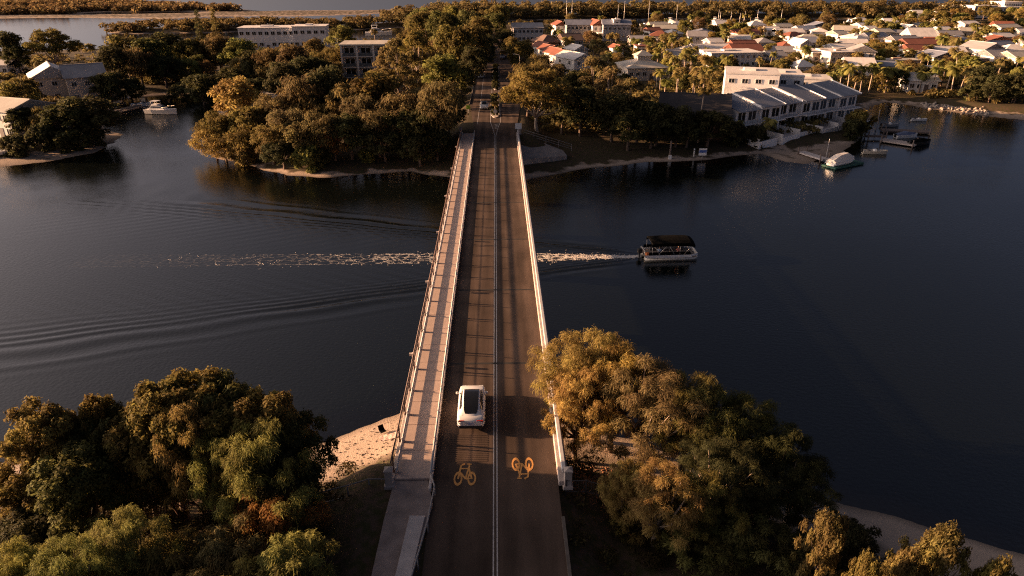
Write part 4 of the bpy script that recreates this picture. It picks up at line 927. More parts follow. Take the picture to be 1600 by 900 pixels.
FH = ((1337,1350,28,W_WHITE,R_WHITE,'tiny white cottage standing beside the tallest far pines'), (1339,1350,36,W_WHITE,R_WHITE,'tiny white shed directly below the far white cottage'), (1352,1366,41,W_CREAM,R_WHITE,'small cream cottage among the far trees'),
      (1366,1390,45,W_WHITE,R_CREAM,'low white far house left of the long pale roof'), (1322,1350,53,W_CREAM,R_WHITE,'low cream far house in front of the tiny white shed'), (1462,1482,42,W_WHITE,R_WHITE,'small white far house right of the steep-roofed hall'),
      (1552,1590,38,W_WHITE,R_CREAM,'long white far house near the frame corner'), (1547,1578,52,W_WHITE,R_WHITE,'white flat far house above the tall-gabled one'), (1480,1512,56,W_GREY,R_BLUE,'blue-grey far house among trees right of the hall'),
      (1380,1398,29,W_WHITE,R_WHITE,'small pale far house behind the low white one'), (1425,1445,36,W_WHITE,R_CREAM,'pale far house directly behind the steep-roofed hall'), (1500,1524,33,W_CREAM,R_WHITE,'cream far house below the white hotel'),
      (1300,1318,48,W_WHITE,R_CREAM,'pale far house right of the white tin roof'), (1140,1170,55,W_CREAM,R_WHITE,'cream far house behind the red tiled house'), (1105,1125,60,W_WHITE,R_WHITE,'white shed beside the blue-grey gabled house'),
      (1180,1205,60,W_WHITE,R_GREY,'grey-roofed far house behind the long flat villa'), (1040,1062,47,W_CREAM,R_WHITE,'cream far house left of the blue-grey gabled one'), (1010,1030,43,W_WHITE,R_RED,'red-roofed far house beside the marina water'),
      (1195,1215,42,W_CREAM,R_WHITE,'cream far house by the marina shore left of the tin roof'), (1270,1292,44,W_WHITE,R_WHITE,'white far house by the marina shore right of the tin roof'), (1215,1240,66,W_WHITE,R_RED,'red-roofed house between the villa and the white gable'), (1195,1222,80,W_WHITE,R_GREY,'grey-roofed house left of the pavilion'))
for x0, x1, yt, wc, rc, lab in FH:
    H(lab, ' '.join(lab.split()[:3]), x0, x1, yt, 3.2, 8, rnd.uniform(-15, 15), rnd.choice(('gx', 'gx', 'hip')), wc, rc, 1.4, 1, 3, group=far_h)
# further cottages squeezed into the gaps, named by their neighbours
XH = []
for k in range(400):
    if len(XH) >= 34: break
    px, py = rnd.uniform(1020, 1620), rnd.uniform(36, 92); q = G(px, py, 5.0)
    if hz(q.x, q.y) < 1.2 or any((q.x - b[0])**2 + (q.y - b[1])**2 < (b[2] + 6.2)**2 for b in BUILD): continue
    rcn, rc = rnd.choice((('white', R_WHITE), ('white', R_WHITE), ('cream', R_CREAM), ('grey', R_GREY), ('red', R_RED), ('blue-grey', R_BLUE))); rf = rnd.choice(('gx', 'gx', 'hip', 'gy'))
    b = min(BUILD, key=lambda b: (b[0]-q.x)**2 + (b[1]-q.y)**2); dx, dy = q.x - b[0], q.y - b[1]
    rel = ('behind' if dy > 0 else 'in front of') if abs(dy) > abs(dx) else ('right of' if dx > 0 else 'left of')
    t = f"small {rcn}-roofed {'hipped' if rf == 'hip' else 'gabled'} cottage {rel} the {b[3]}"
    if any(t == u for u in XH): continue
    XH.append(t); H(t, f'{rcn}-roofed cottage', 0, 0, 0, 3.0, rnd.uniform(6.5, 8.5), rnd.uniform(-18, 18), rf, rnd.choice((W_WHITE, W_WHITE, W_CREAM)), rc, rnd.uniform(1.3, 2.0), 1, 3, group='cottages in the gaps of the town', pt=(q.x, q.y), w=rnd.uniform(8, 12))
# white hotel on the far right skyline, white hotel across the left river, left bank houses, apartment block
for k, (x0, x1, yt, hh) in enumerate(((1478,1515,7,6), (1512,1550,6,7), (1548,1606,8,6), (1558,1588,0,9))):
    H(('lowest white block of the hotel on the skyline', 'second white block of the skyline hotel', 'longest white block of the skyline hotel', 'tallest white tower of the skyline hotel')[k], 'skyline hotel', x0, x1, yt, hh, 14, 6, 'flat', W_WHITE, R_WHITE, 0, 2, 8, group='blocks of the skyline hotel', name='hotel_block', cat='hotel', wins=(2.2, 1.6))
H('low white house left of the skyline hotel', 'low white skyline house', 1425, 1440, 14, 4, 9, 0, 'gx', W_WHITE, R_WHITE, 1.6, 1, 3, group=far_h)
H('long low white building in front of the skyline hotel', 'long low white building', 1462, 1492, 16, 4, 10, 0, 'gx', W_WHITE, R_WHITE, 1.6, 1, 5, group=far_h)
H('long white two-storey riverside hotel beyond the left trees', 'white riverside hotel', 378, 462, 41, 8.5, 12, 5, 'flat', W_HOTEL, R_WHITE, 0, 2, 9, name='hotel', cat='hotel', wins=(1.7, 1.4))
H('right wing of the white riverside hotel with lift tower', 'hotel wing', 460, 510, 39, 9.0, 11, 5, 'flat', W_HOTEL, R_WHITE, 0, 2, 5, name='hotel_wing', cat='hotel', wins=(1.7, 1.4))
# apartment block with balconies
q = G(573, 66, 12.3); ab = empty('apartment_block', (q.x, q.y, hz(q.x, q.y)), R(3), 'three-storey cream apartment block with deep balconies behind the trees', 'building'); BUILD.append((q.x, q.y, 9, 'balconied apartment block'))
wI = 14.5; MB().box(-wI/2, wI/2, -4.0, 6, -.5, 10.2).build('wall', wallm(W_BLOCK), ab); MB().box(-wI/2-.3, wI/2+.3, -5.8, 6.3, 10.203, 10.6).build('roof', roofm(R_CREAM), ab)
for f in range(3):
    z = 1.2 + f*3.0
    MB().box(-wI/2, wI/2, -5.7, -4.003, z - .2, z).build('balcony_slab', wallm(W_BLOCK), ab)
    for c in range(3):
        xx = -wI/2 + wI*(c + .5)/3; window(ab, xx, -4.02, z + 1.25, 3.2, 2.3, 0)
        bl = MB().box(xx - 1.9, xx + 1.9, -5.68, -5.62, z + .15, z + 1.0).build('balustrade', mat('balcony_glass', (.10,.11,.12), .3, .1, 2), ab)
for c in range(4):
    xx = -wI/2 + wI*c/3; MB().box(xx - .25 + (.25 if c == 0 else 0) - (.25 if c == 3 else 0), xx + .25 + (.25 if c == 0 else 0) - (.25 if c == 3 else 0), -5.75, -4.004, -.5, 10.2).build('fin_wall', wallm(W_BLOCK), ab)
# left bank
H('large pale gabled house above the mooring canal', 'large pale gabled house', 98, 152, 96, 6.4, 11, 34, 'gx', W_CREAM, R_GREY, 2.6, 2, 3, cat='house')
H('left wing of the pale gabled canal house with sunlit gable', 'pale gabled wing', 46, 104, 98, 6.0, 11, 34, 'gy', W_CREAM, R_WHITE, 2.8, 2, 3, cat='house')
H('pale two-storey house half hidden at the left frame edge', 'pale edge house', -14, 52, 152, 5.4, 10, -20, 'gx', W_WHITE, R_CREAM, 1.6, 2, 4, cat='house')
H('low white roof at the left frame edge behind the canal house', 'low white edge roof', -10, 21, 94, 3.2, 8, 0, 'gx', W_WHITE, R_WHITE, 1.2, 1, 3, cat='house')
H('low dark-walled boathouse behind the canal trees', 'low boathouse', 418, 446, 142, 2.6, 6, 0, 'gx', W_GREY, R_WHITE, .9, 1, 2, cat='boathouse', name='boathouse')

# ---- townhouse terrace on the right shore
A, B = Vector((46.0, 143.0, 0)), Vector((80.0, 163.5, 0)); dirv = (B - A).normalized(); tyaw = math.atan2(dirv.y, dirv.x); UW = (B - A).length/6
def townhouse(i):
    p = A + dirv*UW*(i + .5); z = max(hz(p.x, p.y), 1.0)
    lab = ('end townhouse with blank white gable wall beside the dark house', 'second townhouse of the blue-roofed row from the dark house', 'third townhouse of the blue-roofed row with curved yard wall', 'fourth townhouse of the blue-roofed row from the dark house', 'fifth townhouse of the blue-roofed row near the pontoons', 'last townhouse of the blue-roofed row facing the bay')[i]
    off = (0, .5, -.3, .6, 0, .5)[i]; o = empty('townhouse', (p.x + math.sin(tyaw)*off, p.y - math.cos(tyaw)*off, z), tyaw, lab, 'townhouse', 'blue-roofed townhouses on the shore')
    X = UW/2; hz0 = (i % 2)*.35; Wm = wallm(W_HOTEL)
    MB().loft([[(s*(X-.02),-5,-1.2), (s*(X-.02),5,-1.2), (s*(X-.02),5,4.6+hz0), (s*(X-.02),2.2,6.95+hz0), (s*(X-.02),-5,5.4+hz0)] for s in (-1, 1)]).build('wall', Wm, o)
    vs_ = [(-X+.03,-6.0,5.15+hz0), (X-.03,-6.0,5.15+hz0), (X-.03,2.3,7.05+hz0), (-X+.03,2.3,7.05+hz0), (-X+.03,5.4,4.4+hz0), (X-.03,5.4,4.4+hz0)]
    rf = slab(vs_, [(0,1,2,3), (3,2,5,4)], .15).build('roof', roofm((.20,.215,.26)), o)
    MB().add([(X-.10,-6.0,5.32+hz0), (X+.10,-6.0,5.32+hz0), (X+.10,2.3,7.23+hz0), (X-.10,2.3,7.23+hz0), (X-.10,-6.0,5.5+hz0), (X+.10,-6.0,5.5+hz0), (X+.10,2.3,7.42+hz0), (X-.10,2.3,7.42+hz0)],
             [(0,3,2,1), (4,5,6,7), (0,1,5,4), (1,2,6,5), (2,3,7,6), (3,0,4,7)]).build('party_wall', Wm, o)
    MB().box(-X+.05, X-.05, -6.6, -5.003, 2.55, 2.75).build('balcony_slab', Wm, o)
    bal = MB().box(-X+.1, X-.1, -6.6, -6.54, 3.55, 3.62)
    bal.build('balcony_rail', STEEL_PALE, o)
    bm_ = MB().box(-.02,.02,-.02,.02,0,.8).mesh('baluster')
    for k in range(9): obj('baluster', bm_, STEEL_DARK, o, (-X + .3 + k*(2*X - .6)/8, -6.57, 2.75))
    for xx, ww in ((-X*.5, X*.75), (X*.45, X*.8)): window(o, xx, -5.014, 4.0, ww, 2.1, 0); window(o, xx, -5.014, 1.25, ww, 2.2, 0)
    if i == 0:
        for yy in (-3.2, .5): window(o, -X - .0, yy, 3.6, .5, 2.6, R(-90))
    # walled front yard
    yw = [(-X+.1, -5.2), (-X+.1, -11.5 + i*.2), (X-.5, -11.0 + i*.2)]
    for (xa, ya), (xb, yb) in zip(yw[:-1], yw[1:]):
        d_ = Vector((xb - xa, yb - ya, 0)).normalized()*.1; n_ = Vector((-d_.y, d_.x, 0))
        pts = [Vector((xa, ya, 0)) - n_, Vector((xb, yb, 0)) - n_, Vector((xb, yb, 0)) + n_, Vector((xa, ya, 0)) + n_]
        MB().prism([(q_.x, q_.y) for q_ in pts], -2.2, 1.1 if xa == xb else .45).build('yard_wall', Wm, o)
    MB().box(-X+.35, X-.3, -10.8 + i*.2, -5.3, -2.0, .05).build('patio', CONC_PALE, o)
    BUILD.append((p.x, p.y, 6.5, 'blue-roofed townhouses')); return o
for i in range(6): townhouse(i)
# ---------------------------------------------------------------- trees across the river
isl = 'trees of the wooded point beside the bridge'
MIDW = {'mid_a': 'broad-crowned tree', 'mid_b': 'leafy tree', 'mid_c': 'feathery tree', 'mid_d': 'tall feathery tree', 'mid_gum': 'gum tree', 'mid_gum_b': 'spreading gum tree', 'mid_umbrella': 'umbrella-shaped tree', 'mid_bush': 'bush', 'mid_pine': 'conical pine', 'palm_a': 'palm', 'palm_b': 'short palm', 'palm_c': 'leaning palm', 'palm_thin': 'slender tall palm'}
NAMEW = {'mid_a': 'broadleaf_tree', 'mid_b': 'broadleaf_tree', 'mid_c': 'casuarina_tree', 'mid_d': 'casuarina_tree', 'mid_gum': 'gum_tree', 'mid_gum_b': 'gum_tree', 'mid_umbrella': 'umbrella_tree', 'mid_bush': 'bush', 'mid_pine': 'pine_tree'}
def mid(px, py, h, key, col, s=None, grp=None):
    o = top_at(px, py, h, key, s, col=col, word=MIDW[key], name=NAMEW.get(key, 'palm_tree'), cat='palm' if 'palm' in key else 'shrub' if 'bush' in key else 'tree', group=grp)
    return o
for a in ((365,124,10.5,'mid_a',GOLD,.95), (340,178,7.5,'mid_c',OLIVE,.85), (332,205,5.5,'mid_c',GOLD,.8), (392,168,8.5,'mid_b',OLIVE,.9), (425,150,9.5,'mid_d',BROWN,.85), (470,118,12.5,'mid_c',BROWN,1.2), (445,172,8.5,'mid_c',BROWN,.9),
          (508,107,13.5,'mid_a',DARKG,.95), (540,134,11,'mid_d',BROWN,.9), (585,118,12.5,'mid_a',OLIVE,1.15), (560,150,10,'mid_c',BROWN,.9), (622,148,10.5,'mid_c',BROWN,1.0), (655,140,10.5,'mid_d',BROWN,.95), (690,128,11.5,'mid_c',BROWN,1.0), (690,160,9,'mid_c',DARKG,.75), (700,172,8.5,'mid_b',DARKG,.7),
          (380,205,6,'mid_c',OLIVE,.85), (420,200,7,'mid_d',OLIVE,.8), (462,196,7.5,'mid_b',BROWN,.85), (500,185,8.5,'mid_c',BROWN,.9), (545,190,8,'mid_b',DARKG,.9), (590,185,8.5,'mid_d',BROWN,.9), (635,190,8.5,'mid_b',DARKG,.95), (662,190,8.5,'mid_d',DARKG,.8), (682,208,6,'mid_b',DARKG,.65),  # low front trees: DARKG puts the point's deep shade into the leaf colour
          (520,215,6,'mid_c',RUST,.7), (600,222,6,'mid_b',DARKG,.8), (655,228,5.5,'mid_b',DARKG,.75), (440,228,5,'mid_b',DARKG,.75), (380,232,3.5,'mid_bush',OLIVE,1.0), (478,243,4.4,'mid_bush',LIME,1.05), (576,250,2.6,'mid_bush',LIME,.6), (500,240,3.2,'mid_bush',DARKG,.8), (350,226,4,'mid_c',GOLD,.7)):
    mid(*a, grp=isl)
gum = 'gums and roadside trees beyond the bridge'
for a in ((618,62,17,'mid_gum',BROWN,1.05), (648,48,17,'mid_gum_b',OLIVE,1.1), (600,75,15,'mid_gum',BROWN,.9), (640,80,14,'mid_gum_b',BROWN,.85), (690,88,12,'mid_a',LIME,1.15), (705,42,15,'mid_a',OLIVE,1.3), (735,38,15,'mid_b',OLIVE,1.3), (690,20,16,'mid_a',MOSS,1.4), (660,18,16,'mid_b',OLIVE,1.4), (730,18,14,'mid_a',MOSS,1.3), (755,55,11,'mid_b',DARKG,1.0), (740,75,10,'mid_a',DARKG,.9), (720,100,9,'mid_b',MOSS,.8), (750,28,13,'mid_a',OLIVE,1.2), (775,20,12,'mid_b',MOSS,1.2),
          (840,122,11.5,'mid_umbrella',OLIVE,1.05), (825,100,11,'mid_c',OLIVE,1.0), (860,100,11,'mid_c',BROWN,1.0), (815,64,10,'mid_b',OLIVE,1.0), (845,85,9,'mid_c',BROWN,.9), (930,88,14,'mid_gum_b',BROWN,1.1), (955,105,13,'mid_gum',BROWN,1.05), (985,122,12,'mid_gum_b',BROWN,1.0), (900,110,11,'mid_b',DARKG,.9), (910,135,10,'mid_b',DARKG,1.0), (960,150,9,'mid_a',DARKG,1.0), (1000,155,8.5,'mid_b',DARKG,.95), (1030,165,8,'mid_a',DARKG,.85), (880,140,9,'mid_a',DARKG,.85), (1020,190,6.5,'mid_b',DARKG,.8), (1060,180,7.5,'mid_a',DARKG,.85), (1110,185,7,'mid_b',DARKG,.9), (1075,205,5.5,'mid_b',DARKG,.8), (985,180,7.5,'mid_b',DARKG,.85), (1150,200,4.5,'mid_bush',DARKG,1.0), (1180,205,3.6,'mid_bush',DARKG,1.0),
          (790,48,9,'mid_a',DARKG,.9), (800,58,9,'mid_b',OLIVE,.9), (1345,172,5,'mid_bush',OLIVE,1.1), (1338,186,4,'mid_bush',DARKG,1.0)):
    mid(*a, grp=gum)
for px, py, h in ((1097,160,11), (1100,120,9), (1085,118,10), (1060,112,9)): mid(px, py, h, 'palm_thin', OLIVE, None, gum)
lb = 'trees behind the mooring canal'
for a in ((72,47,13,'mid_umbrella',OLIVE,1.1), (8,52,12,'mid_a',DARKG,1.0), (20,70,9,'mid_b',DARKG,.8), (190,58,13,'mid_a',OLIVE,1.4), (225,60,13,'mid_b',MOSS,1.4), (175,90,11,'mid_a',DARKG,1.1), (215,95,11,'mid_c',BROWN,1.1), (260,78,12,'mid_a',DARKG,1.3), (300,82,11,'mid_b',OLIVE,1.2), (340,72,12,'mid_c',BROWN,1.2), (375,76,11,'mid_a',LIME,1.1), (400,92,10,'mid_b',DARKG,1.1), (255,110,9,'mid_b',DARKG,1.1), (310,108,9,'mid_a',DARKG,1.1), (360,105,9,'mid_b',DARKG,1.0), (420,80,11,'mid_c',BROWN,1.1), (455,72,12,'mid_a',BROWN,1.1), (475,88,11,'mid_b',DARKG,1.1), (440,100,10,'mid_a',DARKG,1.0), (500,92,10,'mid_b',DARKG,1.0), (535,42,11,'mid_a',LIME,1.1), (490,60,10,'mid_b',BROWN,.9), (520,75,9,'mid_c',OLIVE,.9),
          (120,153,9,'mid_a',DARKG,1.25), (95,165,8,'mid_b',DARKG,1.0), (140,170,6.5,'mid_b',DARKG,.9), (70,168,6,'mid_c',OLIVE,.75), (28,122,8,'mid_b',OLIVE,.9), (15,130,8,'mid_a',OLIVE,.9), (30,168,6,'mid_b',DARKG,.8), (60,200,4.5,'mid_bush',DARKG,1.1), (20,215,4,'mid_bush',DARKG,1.1), (100,205,4,'mid_bush',DARKG,1.1), (140,200,3.6,'mid_bush',DARKG,1.0), (165,115,9,'mid_a',DARKG,1.0), (200,125,7,'mid_b',DARKG,.9), (285,128,6,'mid_b',DARKG,1.0), (335,128,6,'mid_a',DARKG,.9), (400,122,7,'mid_b',DARKG,.9),
          (306,14,19,'mid_pine',DARKG,.85), (331,12,19,'mid_pine',OLIVE,.9)):
    mid(*a, grp=lb)
for px, py, h, k in ((60,92,7,'palm_a'), (125,66,6,'palm_a'), (140,68,5.5,'palm_b'), (245,50,8,'palm_c'), (272,56,7,'palm_a'), (196,50,8,'palm_thin'), (445,48,7,'palm_b'), (585,45,7,'palm_a'), (100,110,6,'palm_b')): mid(px, py, h, k, OLIVE, None, lb)
shore = 'palms along the sandy bay'
for px, py, h, k in ((1332,100,8,'palm_a'), (1352,104,7.5,'palm_c'), (1366,102,8,'palm_a'), (1390,112,7,'palm_b'), (1413,118,6.5,'palm_a'), (1340,112,6,'palm_b'), (1318,104,7,'palm_a'), (1470,112,8.5,'palm_c'), (1485,116,8,'palm_a'), (1505,122,7.5,'palm_c'), (1518,128,7,'palm_b'), (1528,124,8,'palm_c'), (1460,120,7,'palm_a'), (1495,110,8,'palm_a'), (1440,124,6,'palm_b'), (1300,112,6.5,'palm_a'),
                    (1215,126,5.5,'palm_b'), (1243,132,5,'palm_b'), (1232,128,5.5,'palm_a'), (1200,185,5,'palm_b'), (1155,190,4.5,'palm_b')): mid(px, py, h, k, rnd.choice((TOL, TLI, LIME)), None, shore)
for px, py, h, k, c in ((1540,105,8,'mid_a',DARKG), (1570,118,7,'mid_b',DARKG), (1595,125,7,'mid_a',DARKG), (1550,140,5,'mid_b',DARKG), (1585,145,5,'mid_a',DARKG), (1525,140,4,'mid_bush',DARKG), (1405,108,6,'mid_b',DARKG), (1445,104,6,'mid_a',DARKG), (1380,118,5,'mid_b',OLIVE), (1480,95,7,'mid_b',OLIVE), (1280,104,6,'mid_c',BROWN), (1262,112,6,'mid_c',BROWN)): mid(px, py, h, k, c, None, shore)

# ---- town gardens: individual trees and palms in the gaps between houses
garden = 'garden trees of the riverside town'
taken = [(o.location.x, o.location.y, 2.6) for o, _, _ in PLANTS]
rg = random.Random(99)
def free(x, y, r):
    if abs(x) < 9.5 and y < 345: return False
    for bx, by, br, _ in BUILD:
        if (x - bx)**2 + (y - by)**2 < (br*.80 + r*.7)**2: return False
    for tx, ty, tr in taken:
        if (x - tx)**2 + (y - ty)**2 < (tr + r)**2*.42: return False
    return True
def infront(x, y):
    """a garden tree must not hide a house that the photograph shows"""
    for bx, by, br, _ in BUILD:
        if 0 < by - y < br + 9 and abs(x - bx*(y/by)) < br*.72: return True
    return False
def scatter(n, region, kinds, hr, rmin, grp):
    k = t = 0
    while k < n and t < n*60:
        t += 1; px, py = rg.uniform(*region[0]), region[1][0] + (region[1][1] - region[1][0])*rg.random()**.8
        p = G(px, py, 1.7)
        if hz(p.x, p.y) < 1.15: continue
        key, cols = rg.choice(kinds); Hh = TREE[key][3]; h = rg.uniform(*hr[0 if 'palm' in key else 1]); r = max(1.6, TREE[key][2]*h/Hh)
        if not free(p.x, p.y, r): continue
        if infront(p.x, p.y):
            if rg.random() < .55: continue
            key, cols, h = 'mid_bush', (OLIVE, DARKG, MOSS), rg.uniform(1.8, 2.8); Hh = TREE[key][3]; r = 1.8
        c = rg.choice(cols)
        plant(key, p.x, p.y, h/Hh, c, word=MIDW[key], name=NAMEW.get(key, 'palm_tree'), cat='palm' if 'palm' in key else 'shrub' if 'bush' in key else 'tree', group=grp)
        taken.append((p.x, p.y, r)); k += 1
PK = [('palm_a', (TOL, TLI)), ('palm_b', (TOL, LIME)), ('palm_c', (TOL, TLI))]
TK = [('mid_a', (TOL, MOSS, TLI)), ('mid_b', (TOL, OLIVE, TLI)), ('mid_c', (TBR, TOL)), ('mid_d', (TOL, GOLD)), ('mid_bush', (TOL, LIME, TLI))]
scatter(46, ((1000,1140), (62,160)), PK*2 + TK[:2], ((5,8), (4.5,7.5)), 3, garden)
scatter(85, ((860,1620), (45,130)), PK*2 + TK, ((5,8), (4,7)), 3, garden)
scatter(70, ((1180,1630), (38,120)), PK + TK*2, ((4.5,7), (3.5,6.5)), 3, garden)
scatter(60, ((840,1640), (36,62)), TK*2 + PK, ((5,8), (5,8)), 4, garden)
scatter(60, ((860,1630), (50,125)), PK + TK, ((4,6.5), (3,5)), 2, garden)
scatter(70, ((1000,1640), (42,112)), PK + TK[1:3] + TK[4:], ((3.5,5.5), (2.4,4)), 1.6, garden)
scatter(40, ((1400,1640), (14,40)), TK[:4], ((5,8), (5,9)), 4, garden)
scatter(30, ((640,800), (36,120)), TK[:3], ((6,8), (8,13)), 4, garden)
scatter(34, ((175,600), (98,135)), TK[:3], ((5,7), (5,8)), 4, garden)

# ---- labels: say which house or landmark each of these plants stands by
LM = [(b[0], b[1], b[3]) for b in BUILD] + [(-6, 131, 'far bridge end'), (-40, 121, 'tip of the wooded point'), (-24, 120, 'shore of the wooded point'), (-30, 135, 'middle of the wooded point'), (12, 128, 'concrete wing wall'), (-70, 178, 'moored white cruiser'), (-84, 150, 'sand spit'), (120, 172, 'sandy bay'), (104, 180, 'sandy bay'), (-12, 150, 'far approach road'), (12, 170, 'planted median'), (30, 135, 'shaded far bank')]
ORD = ['first', 'second', 'third', 'fourth', 'fifth', 'sixth', 'seventh', 'eighth', 'ninth', 'tenth', 'eleventh', 'twelfth', 'thirteenth', 'fourteenth', 'fifteenth', 'sixteenth']
lab = {}
for o, cw, word in PLANTS:
    x, y = o.location.x, o.location.y
    b = min(LM, key=lambda l: (l[0]-x)**2 + (l[1]-y)**2); dx, dy = x - b[0], y - b[1]
    rel = ('behind' if dy > 0 else 'in front of') if abs(dy) > abs(dx) else ('right of' if dx > 0 else 'left of')
    lab.setdefault(f'{cw} {word} {rel} the {b[2]}', []).append(o)
for t, os_ in lab.items():
    if len(os_) == 1: os_[0]['label'] = t; continue
    os_.sort(key=lambda o: abs(o.location.x))
    for i, o in enumerate(os_): o['label'] = t + f', {ORD[min(i, 15)]} from road'

# ---- far woods and low growth that read as one mass
def mass(name, label, pts, hr, wr, leaf, per, seed, col, kmax=4):
    rg2 = random.Random(seed); cen = []; rad = []
    for x, y in pts:
        h = rg2.uniform(*hr); w = rg2.uniform(*wr); z = hz(x, y)
        for _ in range(rg2.randint(2, kmax)):
            a = rg2.uniform(0, 6.28); q = w*rg2.uniform(.2, .9); cen.append((x + q*math.cos(a), y + q*math.sin(a), z + h*rg2.uniform(.4, .9))); rad.append(w*rg2.uniform(.45, .8))
    v, q, t = clusters_to_leaves(cen, rad, per, leaf, seed, 'broad', .75, .6)
    me_ = np_mesh(name, v, q, t); o = obj(name, me_, LEAF); o.color = (*col, 1); return tag(o, label, 'woodland' if 'wood' in name else 'undergrowth', None, 'stuff')
def pts_in(poly, n, seed, inset=4, pxr=None):
    rg2 = np.random.default_rng(seed); p = np.array(poly); lo, hi = p.min(0), p.max(0); out = []
    while len(out) < n:
        c = rg2.uniform(lo, hi, (4000, 2)); c = c[sdist(poly, c[:, 0], c[:, 1]) > inset]
        for x, y in c:
            u, v_ = PX((x, y, 8))
            if -60 < u < 1660 and v_ > -60: out.append((x, y))
    return out[:n]
sp = pts_in(SPIT, 1900, 3, 2)
mass('far_woodland', 'far wooded spit between the marina water and the sea', [p for p in sp if p[0] > -70][:1100], (3.5, 9), (2.5, 5.5), (1.7, 1.1), 30, 81, (.165,.130,.054))
mass('mangrove_woodland', 'low mangrove wood on the island in the left river', [p for p in sp if p[0] <= -70], (1.8, 4.6), (2, 4), (1.3, .9), 26, 85, (.150,.112,.046))
mass('heath_woodland', 'low scrubby woodland on the far left point', pts_in(HEATH, 900, 4, 6), (1, 2.8), (4, 7), (2.2, 1.5), 24, 82, (.185,.130,.058))
tp = []
rg2 = random.Random(17)
while len(tp) < 2300:
    px, py = rg2.uniform(-40, 1640), 34 + 175*rg2.random()**1.3; p = G(px, py, 1.5)
    if hz(p.x, p.y) > 1.15 and not (abs(p.x) < 8.5 and p.y < 345) and all((p.x - b[0])**2 + (p.y - b[1])**2 > (b[2]*.85)**2 for b in BUILD): tp.append((p.x, p.y))
mass('garden_undergrowth', 'low mixed undergrowth between the houses and trees', tp, (.6, 2.0), (1.2, 2.4), (.8, .5), 26, 83, (.170,.138,.052), 3)
np_ = []
while len(np_) < 520:
    x, y = rg2.uniform(-42, 36), rg2.uniform(12, 39)
    if hz(x, y) > .9 and not (-9.2 < x < 4.3) : np_.append((x, y))
mass('bank_undergrowth', 'low dark scrub covering the near bank', np_, (.3, .9), (.5, 1.1), (.22, .10), 60, 84, (.055,.044,.018), 3)
# ---------------------------------------------------------------- cars
def car_meshes():
    D = {}
    st = [(-2.36,.70,.50,.86), (-2.25,.86,.34,.98), (-1.9,.94,.24,1.05), (-1.0,.96,.22,1.02), (0,.96,.22,.98), (1.0,.96,.22,1.0), (1.55,.95,.22,.99), (2.0,.91,.26,.88), (2.28,.80,.34,.74), (2.38,.60,.46,.62)]
    mb = MB(); rings = []
    for y, w, zb, zt in st:
        m_ = zb + (zt - zb)*.62
        rings.append([(-w*.9, y, zb), (w*.9, y, zb), (w, y, zb + .1), (w*1.0, y, m_), (w*.93, y, zt - .03), (w*.80, y, zt), (-w*.80, y, zt), (-w*.93, y, zt - .03), (-w*1.0, y, m_), (-w, y, zb + .1)])
    D['body'] = mb.loft(rings, True, True, True).mesh('body')
    cs = [(-2.0,1.02,.50), (-1.6,1.20,.50), (-1.1,1.42,.52), (-.4,1.57,.54), (.2,1.60,.54), (.6,1.52,.54), (1.0,1.27,.56), (1.42,.99,.62)]
    def beltz(y): return float(np.interp(y, [s[0] for s in st], [s[3] for s in st])) - .02
    def prof(y):
        zr = float(np.interp(y, [c[0] for c in cs], [c[1] for c in cs])); wt = float(np.interp(y, [c[0] for c in cs], [c[2] for c in cs])); return zr, wt, beltz(y)
    mb = MB(); rings = []
    for y, zr, wt in cs:
        zb = min(beltz(y), zr - .005); rings.append([(-.82, y, zb), (-.72, y, zb + (zr - zb)*.5), (-wt - .05, y, zr - .05), (-wt*.8, y, zr - .008), (0, y, zr), (wt*.8, y, zr - .008), (wt + .05, y, zr - .05), (.72, y, zb + (zr - zb)*.5), (.82, y, zb)])
    D['cabin'] = mb.loft(rings, False, False, True).mesh('cabin')
    ys_ = np.linspace(-1.78, 1.30, 20); mb = MB(); rr = []
    for i, y in enumerate(ys_):
        zr, wt, zb = prof(y); k = wt*.95 * (.80 if i == 0 else .93 if i == 1 else 1)
        rr.append([(-k, y, zr + .004), (0, y, zr + .018), (k, y, zr + .004)])
    D['glass_roof'] = mb.loft(rr, False, False, True).mesh('glass_roof')
    for s in (-1, 1):
        mb = MB(); rr = []
        for y in np.linspace(-1.30, 1.0, 14):
            zr, wt, zb = prof(y); z1 = zr - .09; z0 = min(zb + .05, z1 - .01); t0 = (z0 - zb)/(zr - zb + 1e-6); 
            def xw(z):
                t = (z - zb)/(zr - zb); return np.interp(t, [0, .5, .95], [.82, .72, wt + .05])
            rr.append([(s*(xw(z0) + .012), y, z0), (s*(xw((z0 + z1)/2) + .012), y, (z0 + z1)/2), (s*(xw(z1) + .012), y, z1)])
        D['side_window%d' % s] = mb.loft(rr, False, False, True).mesh('side_window')
    D['tyre'] = MB().tube([(-.12,0,0), (-.09,0,0), (.09,0,0), (.12,0,0)], [.29, .35, .35, .29], 18).mesh('tyre')
    D['rim'] = MB().tube([(-.125,0,0), (.125,0,0)], .22, 12).mesh('rim')
    D['tail_light'] = MB().box(-.20, .20, -.02, .05, -.055, .055).mesh('tail_light')
    D['headlight'] = MB().box(-.16, .16, -.06, .02, -.05, .05).mesh('headlight')
    D['number_plate'] = MB().box(-.2, .2, -.015, .01, -.06, .06).mesh('number_plate')
    D['mirror'] = MB().bbox(-.11, .11, -.07, .07, -.07, .07, .03).mesh('mirror')
    D['bumper'] = MB().bbox(-.80, .80, -.05, .05, -.12, .10, .03).mesh('bumper')
    return D
CARM = car_meshes()
CAR_WHITE = mat('white_car_paint', (.74, .71, .69), .22, .02, 1); CAR_GREY = mat('grey_car_paint', (.22,.22,.24), .3, .03, 1); CAR_DARK = mat('dark_car_paint', (.03,.03,.035), .25, .03, 1)
